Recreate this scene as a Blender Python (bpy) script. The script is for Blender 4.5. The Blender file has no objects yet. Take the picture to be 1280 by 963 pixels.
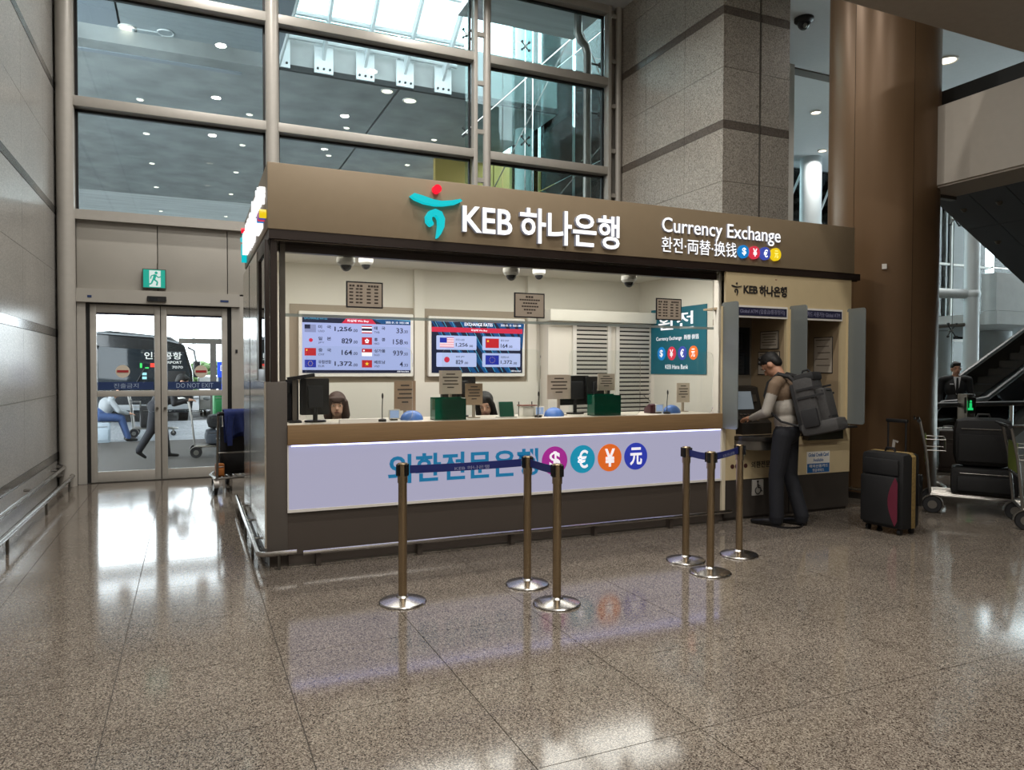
import bpy, bmesh, math, random
import numpy as np
from mathutils import Matrix, Vector

S = bpy.context.scene
COL = S.collection
rnd = random.Random(7)

# ------------------------------------------------------------------ camera
cam_d = bpy.data.cameras.new('camera')
cam = bpy.data.objects.new('camera', cam_d)
COL.objects.link(cam)
S.camera = cam
cam_d.sensor_fit = 'HORIZONTAL'
cam_d.sensor_width = 36.0
cam_d.lens = 36.0 * 906.87 / 1280.0
cam_d.clip_start = 0.05
cam_d.clip_end = 400
YAW, PIT, ROL = 0.417775, -0.021028, -0.002432
_fw = Vector((math.sin(YAW) * math.cos(PIT), math.cos(YAW) * math.cos(PIT), math.sin(PIT)))
_r = Vector((math.cos(YAW), -math.sin(YAW), 0))
_d = -_r.cross(_fw)
_r2 = math.cos(ROL) * _r + math.sin(ROL) * _d
_d2 = -math.sin(ROL) * _r + math.cos(ROL) * _d
cam.matrix_world = Matrix(((_r2.x, -_d2.x, -_fw.x, 0.0), (_r2.y, -_d2.y, -_fw.y, 0.0),
                           (_r2.z, -_d2.z, -_fw.z, 1.55), (0, 0, 0, 1)))

# ------------------------------------------------------------------ world / exposure
world = bpy.data.worlds.new('overcast_sky')
S.world = world
world.use_nodes = True
_bg = world.node_tree.nodes['Background']
_bg.inputs[0].default_value = (0.86, 0.94, 1.0, 1)
_bg.inputs[1].default_value = 6.0
S.view_settings.view_transform = 'Standard'
S.view_settings.look = 'None'
S.view_settings.exposure = 0.2
S.view_settings.gamma = 1.0
S.view_settings.use_curve_mapping = False
S.cycles.use_denoising = True
S.cycles.max_bounces = 10
S.cycles.transparent_max_bounces = 24
S.cycles.caustics_reflective = False
S.cycles.caustics_refractive = False
S.cycles.sample_clamp_indirect = 4.0

HALL_W = 80.0        # watts of one hall ceiling lamp
KIOSK_W = 14.0       # watts of one kiosk ceiling panel

# ------------------------------------------------------------------ materials
def lin(h):
    if isinstance(h, (tuple, list)):
        return tuple(h)[:3]
    h = h.lstrip('#')
    out = []
    for i in (0, 2, 4):
        c = int(h[i:i + 2], 16) / 255.0
        out.append(c / 12.92 if c <= 0.04045 else ((c + 0.055) / 1.055) ** 2.4)
    return tuple(out)

MATS = {}
def mat(name, col='808080', rough=0.5, metal=0.0, emit=None, es=1.0, spec=0.5, noise=0.0, nscale=12.0, coat=0.0,
        bump=0.0, bscale=60.0, stretch=None, alpha=None):
    if name in MATS:
        return MATS[name]
    m = bpy.data.materials.new(name)
    m.use_nodes = True
    nt = m.node_tree
    b = nt.nodes['Principled BSDF']
    c = lin(col)
    b.inputs['Base Color'].default_value = (*c, 1)
    b.inputs['Roughness'].default_value = rough
    b.inputs['Metallic'].default_value = metal
    b.inputs['Specular IOR Level'].default_value = spec
    if coat:
        b.inputs['Coat Weight'].default_value = coat
        b.inputs['Coat Roughness'].default_value = 0.05
    if emit is not None:
        b.inputs['Emission Color'].default_value = (*lin(emit), 1)
        b.inputs['Emission Strength'].default_value = es
    if alpha is not None:
        b.inputs['Alpha'].default_value = alpha
    if noise or bump:
        geo = nt.nodes.new('ShaderNodeNewGeometry')
        mp = nt.nodes.new('ShaderNodeMapping')
        if stretch:
            mp.inputs['Scale'].default_value = stretch
        nt.links.new(geo.outputs['Position'], mp.inputs['Vector'])
    if noise:
        n = nt.nodes.new('ShaderNodeTexNoise')
        n.inputs['Scale'].default_value = nscale
        n.inputs['Detail'].default_value = 5
        nt.links.new(mp.outputs[0], n.inputs['Vector'])
        mr = nt.nodes.new('ShaderNodeMapRange')
        mr.inputs[1].default_value = 0.3
        mr.inputs[2].default_value = 0.7
        mr.inputs[3].default_value = 1 - noise
        mr.inputs[4].default_value = 1 + noise
        nt.links.new(n.outputs['Fac'], mr.inputs[0])
        mx = nt.nodes.new('ShaderNodeVectorMath')
        mx.operation = 'MULTIPLY'
        mx.inputs[0].default_value = c
        nt.links.new(mr.outputs[0], mx.inputs[1])
        nt.links.new(mx.outputs[0], b.inputs['Base Color'])
    if bump:
        n2 = nt.nodes.new('ShaderNodeTexNoise')
        n2.inputs['Scale'].default_value = bscale
        nt.links.new(mp.outputs[0], n2.inputs['Vector'])
        bp = nt.nodes.new('ShaderNodeBump')
        bp.inputs['Strength'].default_value = bump
        bp.inputs['Distance'].default_value = 0.01
        nt.links.new(n2.outputs['Fac'], bp.inputs['Height'])
        nt.links.new(bp.outputs[0], b.inputs['Normal'])
    MATS[name] = m
    return m

def granite(name, dark, midc, light, scale, rough, spec=0.5, cloud=0.12, joints=0.0):
    """Speckled polished stone in world space."""
    m = bpy.data.materials.new(name)
    m.use_nodes = True
    nt = m.node_tree
    b = nt.nodes['Principled BSDF']
    geo = nt.nodes.new('ShaderNodeNewGeometry')
    v = nt.nodes.new('ShaderNodeTexVoronoi')
    v.inputs['Scale'].default_value = scale
    nt.links.new(geo.outputs['Position'], v.inputs['Vector'])
    sep = nt.nodes.new('ShaderNodeSeparateColor')
    nt.links.new(v.outputs['Color'], sep.inputs[0])
    cr = nt.nodes.new('ShaderNodeValToRGB')
    cr.color_ramp.interpolation = 'CONSTANT'
    e = cr.color_ramp.elements
    e[0].color = (*lin(dark), 1)
    e[0].position = 0
    e[1].color = (*lin(midc), 1)
    e[1].position = 0.2
    n3 = cr.color_ramp.elements.new(0.62)
    n3.color = (*lin(light), 1)
    n4 = cr.color_ramp.elements.new(0.85)
    n4.color = (*[(a + c2) / 2 for a, c2 in zip(lin(midc), lin(dark))], 1)
    nt.links.new(sep.outputs[0], cr.inputs[0])
    n = nt.nodes.new('ShaderNodeTexNoise')
    n.inputs['Scale'].default_value = 1.7
    n.inputs['Detail'].default_value = 4
    nt.links.new(geo.outputs['Position'], n.inputs['Vector'])
    mr = nt.nodes.new('ShaderNodeMapRange')
    mr.inputs[1].default_value = 0.3
    mr.inputs[2].default_value = 0.7
    mr.inputs[3].default_value = 1 - cloud
    mr.inputs[4].default_value = 1 + cloud
    nt.links.new(n.outputs['Fac'], mr.inputs[0])
    mx = nt.nodes.new('ShaderNodeVectorMath')
    mx.operation = 'MULTIPLY'
    nt.links.new(cr.outputs[0], mx.inputs[0])
    nt.links.new(mr.outputs[0], mx.inputs[1])
    nt.links.new(mx.outputs[0], b.inputs['Base Color'])
    b.inputs['Roughness'].default_value = rough
    b.inputs['Specular IOR Level'].default_value = spec
    MATS[name] = m
    return m

def glass(name, tint=(0.97, 0.985, 0.98), refl=1.0, rough=0.0, ior=1.45, haze=0.0, hazecol=(0.8, 0.85, 0.85)):
    """Thin pane: tinted see-through plus Fresnel mirror reflection."""
    m = bpy.data.materials.new(name)
    m.use_nodes = True
    nt = m.node_tree
    nt.nodes.clear()
    out = nt.nodes.new('ShaderNodeOutputMaterial')
    tr = nt.nodes.new('ShaderNodeBsdfTransparent')
    tr.inputs[0].default_value = (*tint, 1)
    gl = nt.nodes.new('ShaderNodeBsdfGlossy')
    gl.inputs['Roughness'].default_value = rough
    gl.inputs['Color'].default_value = (refl, refl, refl, 1)
    fr = nt.nodes.new('ShaderNodeFresnel')
    fr.inputs[0].default_value = ior
    mx = nt.nodes.new('ShaderNodeMixShader')
    nt.links.new(fr.outputs[0], mx.inputs[0])
    if haze:
        df = nt.nodes.new('ShaderNodeBsdfDiffuse')
        df.inputs[0].default_value = (*hazecol, 1)
        m2 = nt.nodes.new('ShaderNodeMixShader')
        m2.inputs[0].default_value = haze
        nt.links.new(tr.outputs[0], m2.inputs[1])
        nt.links.new(df.outputs[0], m2.inputs[2])
        nt.links.new(m2.outputs[0], mx.inputs[1])
    else:
        nt.links.new(tr.outputs[0], mx.inputs[1])
    nt.links.new(gl.outputs[0], mx.inputs[2])
    nt.links.new(mx.outputs[0], out.inputs[0])
    MATS[name] = m
    return m

def emit(name, col, s):
    if name in MATS:
        return MATS[name]
    c = lin(col)
    return mat(name, tuple(a * 0.12 for a in c), 0.4, emit=col, es=s, spec=0.3)

granite('floor_granite', '3a332e', '6e655c', '8b8378', 190, 0.10, 0.5, 0.10)
granite('wall_granite', '757471', '979591', 'aca9a4', 130, 0.28, 0.45, 0.08)
granite('wall_band', '4b4a48', '585755', '646360', 130, 0.16, 0.5, 0.05)
granite('pier_granite', '807a71', 'a7a096', 'beb7ac', 90, 0.38, 0.4, 0.06)
granite('pier_band', '554d46', '685f57', '766d64', 90, 0.3, 0.4, 0.05)
granite('pave_granite', '6c7075', '868a8f', '9a9ea2', 40, 0.6, 0.3, 0.15)
mat('grout', '3c3732', 0.8)
glass('pane', (0.90, 0.95, 0.94))
glass('clear_pane', (0.965, 0.98, 0.975), ior=1.3)
glass('teal_pane', (0.80, 0.92, 0.92))
glass('frosted_pane', (0.62, 0.68, 0.69), haze=0.5, hazecol=(0.36, 0.40, 0.40), rough=0.25)
glass('green_acrylic', (0.02, 0.30, 0.17), haze=0.35, hazecol=(0.0, 0.20, 0.11))
mat('alu', 'b0aca5', 0.4, 0.12, noise=0.03)
mat('alu_dark', '5b564f', 0.4, 0.4)
mat('alu_panel', 'a9a59d', 0.5, 0.1, noise=0.03, nscale=3)
mat('gasket', '0b0c0e', 0.5)
mat('steel', 'b9b6b2', 0.22, 1.0, noise=0.03)
mat('steel_dark', '77746f', 0.3, 0.9)
mat('mirror_steel', 'cdc8be', 0.16, 0.9, noise=0.04, nscale=2)
mat('warm_lit_steel', 'a08d72', 0.27, 0.95, noise=0.05)  # stainless steel with the warm tint of the light put into its colour
mat('ceiling_white', 'd3d8dc', 0.7, noise=0.02)
mat('plaster', 'b3aca2', 0.75, noise=0.02)
mat('beige_soffit', 'a59c90', 0.7, noise=0.03)
mat('black', '0d0d0f', 0.45)
mat('black_soft', '16161a', 0.75, noise=0.15, nscale=40)
mat('white', 'e6e3dd', 0.5)
mat('lamp_glow', 'fff4e0', 0.5, emit='fff1dc', es=3.0)
# ------------------------------------------------------------------ mesh helpers
def wloc(o):
    v = Vector((0, 0, 0))
    while o is not None:
        v = v + o.location
        o = o.parent
    return v

def link(o, parent=None):
    COL.objects.link(o)
    if parent is not None:
        o.parent = parent
    return o

def tag(o, label=None, cat=None, group=None, kind=None):
    if label:
        o['label'] = label
    if cat:
        o['category'] = cat
    if group:
        o['group'] = group
    if kind:
        o['kind'] = kind
    return o

def T(name, label, cat, loc=(0, 0, 0), rz=0.0, group=None, kind=None):
    o = bpy.data.objects.new(name, None)
    o.empty_display_size = 0.1
    o.location = loc
    o.rotation_euler = (0, 0, rz)
    link(o)
    return tag(o, label, cat, group, kind)

def M_(m):
    return MATS[m] if isinstance(m, str) else m

def frame(d):
    d = d.normalized()
    a = Vector((0, 0, 1)) if abs(d.z) < 0.95 else Vector((1, 0, 0))
    x = a.cross(d).normalized()
    return x, d.cross(x).normalized()

class MB:
    def __init__(s):
        s.v = []
        s.f = []
        s.m = []
        s.mi = 0

    def add(s, vs, fs):
        k = len(s.v)
        s.v += [tuple(v) for v in vs]
        s.f += [tuple(i + k for i in f) for f in fs]
        s.m += [s.mi] * len(fs)
        return s

    def box(s, x0, x1, y0, y1, z0, z1):
        vs = [(x, y, z) for z in (z0, z1) for y in (y0, y1) for x in (x0, x1)]
        return s.add(vs, [(0, 2, 3, 1), (4, 5, 7, 6), (0, 1, 5, 4), (1, 3, 7, 5), (3, 2, 6, 7), (2, 0, 4, 6)])

    def obox(s, c, size, rot=None):
        c = Vector(c)
        h = [a / 2 for a in size]
        vs = []
        for z in (-1, 1):
            for y in (-1, 1):
                for x in (-1, 1):
                    p = Vector((x * h[0], y * h[1], z * h[2]))
                    if rot is not None:
                        p = rot @ p
                    vs.append(c + p)
        return s.add(vs, [(0, 2, 3, 1), (4, 5, 7, 6), (0, 1, 5, 4), (1, 3, 7, 5), (3, 2, 6, 7), (2, 0, 4, 6)])

    def bar(s, p0, p1, w, h):
        """Rectangular bar from p0 to p1: w across (horizontal), h the other way."""
        p0, p1 = Vector(p0), Vector(p1)
        x, y = frame(p1 - p0)
        vs = []
        for p in (p0, p1):
            for a, b in ((-1, -1), (1, -1), (1, 1), (-1, 1)):
                vs.append(p + x * (a * w / 2) + y * (b * h / 2))
        return s.add(vs, [(3, 2, 1, 0), (4, 5, 6, 7), (0, 1, 5, 4), (1, 2, 6, 5), (2, 3, 7, 6), (3, 0, 4, 7)])

    def cyl(s, p0, p1, r0, r1=None, n=12, caps=True):
        if r1 is None:
            r1 = r0
        p0, p1 = Vector(p0), Vector(p1)
        x, y = frame(p1 - p0)
        vs = []
        for p, r in ((p0, r0), (p1, r1)):
            for i in range(n):
                a = 2 * math.pi * i / n
                vs.append(p + x * (r * math.cos(a)) + y * (r * math.sin(a)))
        fs = [(i, (i + 1) % n, n + (i + 1) % n, n + i) for i in range(n)]
        if caps:
            fs += [tuple(range(n - 1, -1, -1)), tuple(range(n, 2 * n))]
        return s.add(vs, fs)

    def tube(s, pts, r, n=8, closed=False):
        P = [Vector(p) for p in pts]
        k = len(P)
        rs = r if isinstance(r, (list, tuple)) else [r] * k
        tang = []
        for i in range(k):
            a = P[(i - 1) % k] if (closed or i > 0) else P[i]
            b = P[(i + 1) % k] if (closed or i < k - 1) else P[i]
            t = b - a
            tang.append(t.normalized() if t.length > 1e-9 else Vector((0, 0, 1)))
        x, y = frame(tang[0])
        vs = []
        for i in range(k):
            t = tang[i]
            x = (x - t * x.dot(t)).normalized()
            y = t.cross(x).normalized()
            for j in range(n):
                a = 2 * math.pi * j / n
                vs.append(P[i] + (x * math.cos(a) + y * math.sin(a)) * rs[i])
        fs = []
        for i in range(k if closed else k - 1):
            b0, b1 = i * n, ((i + 1) % k) * n
            fs += [(b0 + j, b0 + (j + 1) % n, b1 + (j + 1) % n, b1 + j) for j in range(n)]
        if not closed:
            fs += [tuple(range(n - 1, -1, -1)), tuple(range((k - 1) * n, k * n))]
        return s.add(vs, fs)

    def lathe(s, prof, c=(0, 0, 0), n=24, a0=0.0, a1=2 * math.pi):
        full = abs(a1 - a0 - 2 * math.pi) < 1e-6
        k = n if full else n + 1
        vs = []
        for r, z in prof:
            for i in range(k):
                a = a0 + (a1 - a0) * i / n
                vs.append((c[0] + r * math.cos(a), c[1] + r * math.sin(a), c[2] + z))
        fs = []
        for j in range(len(prof) - 1):
            for i in range(n):
                i2 = (i + 1) % k
                fs.append((j * k + i, j * k + i2, (j + 1) * k + i2, (j + 1) * k + i))
        return s.add(vs, fs)

    def prism(s, poly, axis, a, b):
        """poly: 2D outline; axis 'y': (x,z); 'x': (y,z); 'z': (x,y)."""
        def p3(q, t):
            return {'y': (q[0], t, q[1]), 'x': (t, q[0], q[1]), 'z': (q[0], q[1], t)}[axis]
        n = len(poly)
        vs = [p3(q, a) for q in poly] + [p3(q, b) for q in poly]
        fs = [(i, (i + 1) % n, n + (i + 1) % n, n + i) for i in range(n)]
        fs += [tuple(range(n - 1, -1, -1)), tuple(range(n, 2 * n))]
        return s.add(vs, fs)

    def ell(s, c, r, n=14, m=9, rot=None, zlo=-1.0, zhi=1.0):
        c = Vector(c)
        if not isinstance(r, (tuple, list)):
            r = (r, r, r)
        t0, t1 = math.asin(max(-1, zlo)), math.asin(min(1, zhi))
        vs = []
        for j in range(m + 1):
            t = t0 + (t1 - t0) * j / m
            for i in range(n):
                a = 2 * math.pi * i / n
                p = Vector((r[0] * math.cos(t) * math.cos(a), r[1] * math.cos(t) * math.sin(a), r[2] * math.sin(t)))
                if rot is not None:
                    p = rot @ p
                vs.append(c + p)
        fs = []
        for j in range(m):
            fs += [(j * n + i, j * n + (i + 1) % n, (j + 1) * n + (i + 1) % n, (j + 1) * n + i) for i in range(n)]
        return s.add(vs, fs)

    def cap(s, p0, p1, r0, r1, n=12):
        """Capsule with two radii (for bodies)."""
        s.cyl(p0, p1, r0, r1, n, caps=True)
        s.ell(p0, r0, n, 8)
        s.ell(p1, r1, n, 8)
        return s

    def disc(s, c, r, axis='y', n=28, t=0.004):
        c = Vector(c)
        d = {'x': Vector((t, 0, 0)), 'y': Vector((0, t, 0)), 'z': Vector((0, 0, t))}[axis]
        return s.cyl(c, c + d, r, r, n)

    def rbox(s, x0, x1, z0, z1, y0, y1, rad=0.02, n=4):
        """Box with rounded corners in the XZ plane, extruded along Y."""
        return s.prism(rrect(x0, x1, z0, z1, rad, n), 'y', y0, y1)

    def build(s, name, mats, parent=None, local=False, smooth=True, bevel=0.0, ang=35, origin=None):
        me = bpy.data.meshes.new(name)
        vs = np.array(s.v, dtype=float).reshape(-1, 3)
        o = bpy.data.objects.new(name, me)
        if not local:
            if parent is not None:
                vs = vs - np.array(wloc(parent))
            else:
                lo, hi = vs.min(0), vs.max(0)
                base = np.array([(lo[0] + hi[0]) / 2, (lo[1] + hi[1]) / 2, lo[2]]) if origin is None else np.array(origin)
                vs = vs - base
                o.location = base
        me.from_pydata(vs.tolist(), [], s.f)
        ml = mats if isinstance(mats, (list, tuple)) else [mats]
        for m in ml:
            me.materials.append(M_(m))
        if len(ml) > 1:
            me.polygons.foreach_set('material_index', s.m)
        bm = bmesh.new()
        bm.from_mesh(me)
        bmesh.ops.recalc_face_normals(bm, faces=bm.faces)
        if bevel:
            es = [e for e in bm.edges if len(e.link_faces) == 2 and e.calc_face_angle(0) > 0.6]
            bmesh.ops.bevel(bm, geom=es, offset=bevel, segments=2, affect='EDGES', profile=0.6, clamp_overlap=True)
        bm.to_mesh(me)
        bm.free()
        if smooth:
            me.polygons.foreach_set('use_smooth', [True] * len(me.polygons))
            me.set_sharp_from_angle(angle=math.radians(ang))
        me.update()
        return link(o, parent)

def rrect(x0, x1, z0, z1, rad, n=4):
    out = []
    for cx, cz, a in ((x1 - rad, z0 + rad, -90), (x1 - rad, z1 - rad, 0), (x0 + rad, z1 - rad, 90), (x0 + rad, z0 + rad, 180)):
        for i in range(n + 1):
            t = math.radians(a + 90 * i / n)
            out.append((cx + rad * math.cos(t), cz + rad * math.sin(t)))
    return out

def bx(name, m, x0, x1, y0, y1, z0, z1, parent=None, bevel=0.0, local=False):
    return MB().box(x0, x1, y0, y1, z0, z1).build(name, m, parent, bevel=bevel, local=local)

def struct(o):
    o['kind'] = 'structure'
    return o

def copy_tree(o, parent=None):
    c = o.copy()
    COL.objects.link(c)
    c.parent = parent
    for ch in list(o.children):
        copy_tree(ch, c)
    return c

def Rz(a):
    return Matrix.Rotation(a, 3, 'Z')

def Rx(a):
    return Matrix.Rotation(a, 3, 'X')

def Ry(a):
    return Matrix.Rotation(a, 3, 'Y')

# ------------------------------------------------------------------ lettering (built-in font, turned into mesh)
_tc = {}
def tmesh(s, bold=0.0, depth=0.0):
    key = (s, bold, depth)
    if key in _tc:
        return _tc[key]
    cu = bpy.data.curves.new('lettering', 'FONT')
    cu.body = s
    cu.offset = bold
    cu.extrude = depth / 2
    cu.resolution_u = 3
    o = bpy.data.objects.new('lettering', cu)
    me = o.to_mesh()
    v = np.array([x.co[:] for x in me.vertices], dtype=float).reshape(-1, 3)
    f = [tuple(p.vertices) for p in me.polygons]
    o.to_mesh_clear()
    bpy.data.objects.remove(o)
    bpy.data.curves.remove(cu)
    _tc[key] = (v, f)
    return v, f

def put(v, lo, hi, x0, x1, z0, z1, y, depth, side):
    """Map font-plane coordinates to the wall plane. side 'front': faces -Y; 'left': faces -X and reads along -Y."""
    sx = (x1 - x0) / max(hi[0] - lo[0], 1e-6)
    sz = (z1 - z0) / max(hi[1] - lo[1], 1e-6)
    X = x0 + (v[:, 0] - lo[0]) * sx
    Z = z0 + (v[:, 1] - lo[1]) * sz
    D = v[:, 2]
    if side == 'front':
        return np.stack([X, y - depth / 2 - D, Z], 1)
    return np.stack([y - depth / 2 - D, -X, Z], 1)

def text(s, x0, x1, z0, z1, y, m, name='lettering', parent=None, depth=0.0, bold=0.0, side='front', mb=None):
    """Whole string fitted into a rectangle, one mesh."""
    v, f = tmesh(s, bold, depth)
    if len(v) == 0:
        return None
    w = put(v, v.min(0), v.max(0), x0, x1, z0, z1, y, depth, side)
    if mb is not None:
        mb.add(w.tolist(), f)
        return None
    b = MB()
    b.add(w.tolist(), f)
    return b.build(name, m, parent, smooth=False)

def letters(s, x0, x1, z0, z1, y, m, parent, depth=0.05, bold=0.0, side='front', name='letter'):
    """Every character its own mesh."""
    v, f = tmesh(s, bold, depth)
    lo, hi = v.min(0), v.max(0)
    out = []
    for k, ch in enumerate(s):
        if ch == ' ':
            continue
        pv, _ = tmesh(s[:k + 1], bold, depth)
        cv, cf = tmesh(ch, bold, depth)
        q = cv.copy()
        q[:, 0] += pv[:, 0].max() - cv[:, 0].max()
        w = put(q, lo, hi, x0, x1, z0, z1, y, depth, side)
        b = MB()
        b.add(w.tolist(), cf)
        b.m = [0 if all(cv[i][2] > depth * .49 for i in fc) else 1 for fc in cf]
        out.append(b.build(name, [m, MATS['letter_side'] if (m == 'letter_glow' and side == 'front') else m], parent, smooth=False))
    return out
# ================================================================== THE SETTING
WX = -1.6            # left wall face
WY = 11.25           # window wall
CZ = 7.95            # hall ceiling

# ---- floor: granite tiles 0.785 m
floor = struct(bx('floor', 'grout', -1.9, 27, -7, 17.5, -0.25, -0.006))
TP = 0.785
tile_me = None
far_tiles = MB()
g = 0.0022
cand = []
for i in range(-3, 34):
    for j in range(-13, 19):
        x0 = 0.437 + TP * i
        y0 = 3.29 + TP * j
        x1, y1 = x0 + TP, y0 + TP
        if x1 < WX or x0 > 26.6 or y0 < -6.9:
            continue
        if y1 > (WY + 0.2 if x0 < 7.3 else 17.4):
            continue
        cx, cy = (x0 + x1) / 2, (y0 + y1) / 2
        dep = cx * math.sin(YAW) + cy * math.cos(YAW)
        lat = cx * math.cos(YAW) - cy * math.sin(YAW)
        hid = 1.3 < cx < 6.7 and 6.6 < cy < 11.3
        vis = dep > 1.6 and abs(lat) < 0.78 * dep + 0.8 and not hid and (cx < 9.5 or cy < 9)
        cand.append((0 if vis else 1, math.hypot(cx, cy), x0, y0))
cand.sort()
for n_, (hidden, dist, x0, y0) in enumerate(cand):
    xa = max(x0, WX) + g
    xb, ya, yb = x0 + TP - g, y0 + g, y0 + TP - g
    if not hidden and n_ < 290:
        if xa > x0 + 0.01:
            t = MB().box(xa, xb, ya, yb, -0.02, 0.0).build('tile', 'floor_granite', floor, smooth=False)
            continue
        if tile_me is None:
            t = MB().box(g, TP - g, g, TP - g, -0.02, 0.0).build('tile', 'floor_granite', floor, local=True, smooth=False)
            tile_me = t.data
        else:
            t = link(bpy.data.objects.new('tile', tile_me), floor)
        t.location = Vector((x0, y0, 0)) - wloc(floor)
    else:
        far_tiles.box(xa, xb, ya, yb, -0.02, 0.0)
tag(far_tiles.build('distant_tiles', 'floor_granite', floor, smooth=False), kind='stuff')

# ---- left wall: stone panels between polished bands
wl = struct(bx('wall_left', 'grout', WX - 0.3, WX - 0.035, -7, WY + 0.3, 0, CZ))
bands = [0.40, 2.02, 3.62, 5.24, 6.86]
edges = [0.0]
for b in bands:
    edges += [b - 0.05, b + 0.05, b + 0.05 + 0.755]
edges = [e for e in edges if e < CZ] + [CZ]
ys = [11.22, 10.33, 9.08, 7.83, 6.58, 5.33, 2.8, 0.3, -2.2, -4.7, -6.9]
for a, b in zip(ys[1:], ys[:-1]):
    for z0, z1 in zip(edges[:-1], edges[1:]):
        band = z1 - z0 < 0.12
        bx('stone_band' if band else 'stone_panel', 'wall_band' if band else 'wall_granite',
           WX - 0.03, WX + (0.004 if band else 0.0), a + 0.002, b - 0.002, z0 + 0.002, z1 - 0.002, wl)

# ---- granite pier on the right of the glazing
pier = struct(bx('wall_pier', 'grout', 7.08, 8.27, 8.43, 11.6, 0, 9.2))
pb = [0.19, 1.83, 3.47, 5.11, 6.75, 8.39]
pe = [0.0]
for b in pb:
    pe += [b - 0.06, b + 0.06, b + 0.06 + 0.76]
pe = [e for e in pe if e < 9.2]
for z0, z1 in zip(pe[:-1], pe[1:]):
    band = z1 - z0 < 0.13
    nm, m = ('stone_band', 'pier_band') if band else ('stone_panel', 'pier_granite')
    for a, b in ((8.4, 9.3), (9.3, 10.35), (10.35, 11.05), (11.05, 11.6)):
        bx(nm, m, 7.05, 7.085, a + 0.003, b - 0.003, z0 + 0.003, z1 - 0.003, pier)
    for a, b in ((7.086, 7.715), (7.755, 8.3)):
        bx(nm, m, a, b, 8.4, 8.43, z0 + 0.003, z1 - 0.003, pier)
    bx(nm, m, 8.27, 8.3, 8.44, 11.6, z0 + 0.003, z1 - 0.003, pier)
bx('reveal_strip', 'gasket', 7.715, 7.755, 8.415, 8.43, 0, 9.2, pier)
MB().cyl((7.735, 8.41, 0), (7.735, 8.41, 9.2), 0.008, n=6).build('conduit', 'steel_dark', pier)

# ---- hall ceiling and closing walls
def slab(name, m, *a):
    return struct(bx(name, m, *a))
slab('ceiling_hall', 'ceiling_white', -1.9, 27, -7, 8.4, CZ, CZ + 0.3)
slab('ceiling_window_bay', 'ceiling_white', -1.9, 7.05, 8.4, WY + 0.1, CZ, CZ + 0.3)
slab('ceiling_far', 'ceiling_white', 8.3, 27, 8.4, 11.65, CZ, CZ + 0.3)
slab('ceiling_end', 'ceiling_white', 11.6, 19.5, 11.65, 17.4, CZ, CZ + 0.3)
sky = T('added_skylight', None, None, (23.2, 14.5, CZ))  # unseen glass roof, added to let daylight fall on the far columns
struct(sky)
for i in range(5):
    bx('roof_pane', 'pane', 19.5 + 1.5 * i + .03, 19.5 + 1.5 * (i + 1) - .03, 11.65, 17.4, CZ, CZ + .02, sky)
    bx('roof_bar', 'alu', 19.5 + 1.5 * i - .03, 19.5 + 1.5 * i + .03, 11.65, 17.4, CZ - .05, CZ + .1, sky)
slab('wall_side_hall', 'plaster', 8.3, 11.6, 11.6, 11.75, 0, CZ)
slab('wall_end_hall', 'plaster', 11.5, 11.6, 11.75, 17.4, 0, CZ)
slab('trim_1', 'alu_dark', 11.6, 27, 11.7, 11.95, CZ - 0.03, CZ)
slab('wall_behind', 'plaster', -1.9, 27, -7.3, -7, 0, CZ)
slab('wall_right', 'plaster', 27, 27.3, -7, 6, 0, CZ)
se = T('added_side_glazing', None, None, (27.1, 11.7, 0))  # unseen glazed wall, added to bring daylight in from the right
struct(se)
for i in range(6):
    bx('pane', 'pane', 27.1, 27.12, 6 + 1.9 * i + .04, 6 + 1.9 * (i + 1) - .04, 0, CZ, se)
    bx('mullion', 'alu', 27.04, 27.18, 6 + 1.9 * i - .04, 6 + 1.9 * i + .04, 0, CZ, se)
mezz = slab('ceiling_mezzanine', 'beige_soffit', 5.2, 27, -7, 5.0, 5.0, 5.5)
beam = struct(bx('trim_2', 'plaster', 8.15, 8.8, -7, 6.12, 3.76, 4.69))
bx('end_plate', 'alu_dark', 8.12, 8.83, 6.12, 6.2, 3.70, 4.72, beam)
bx('soffit_board', 'beige_soffit', 8.17, 8.78, -7, 6.1, 3.735, 3.762, beam)

# ---- glazed wall
def post(name, x, r, y=WY - 0.14):
    return struct(MB().cyl((x, y, 0), (x, y, CZ), r, n=18).build(name, 'alu'))
post('trim_3', -1.475, 0.105)
post('trim_4', 1.115, 0.095)
for nm, xm, xs, rr in (('trim_5', 4.47, 4.26, 0.065), ('trim_6', 6.985, 6.78, 0.06)):
    p = post(nm, xm, rr)
    bx('side_mullion', 'alu', xs - 0.03, xs + 0.03, WY - 0.2, WY - 0.04, 0, CZ, p, bevel=0.008)
    z = 0.7
    while z < CZ - 0.1:
        MB().bar((xs + 0.02, WY - 0.14, z + 0.02), (xm, WY - 0.14, z + 0.02), 0.05, 0.07).build('rung', 'alu', p)
        z += 0.785

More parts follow.
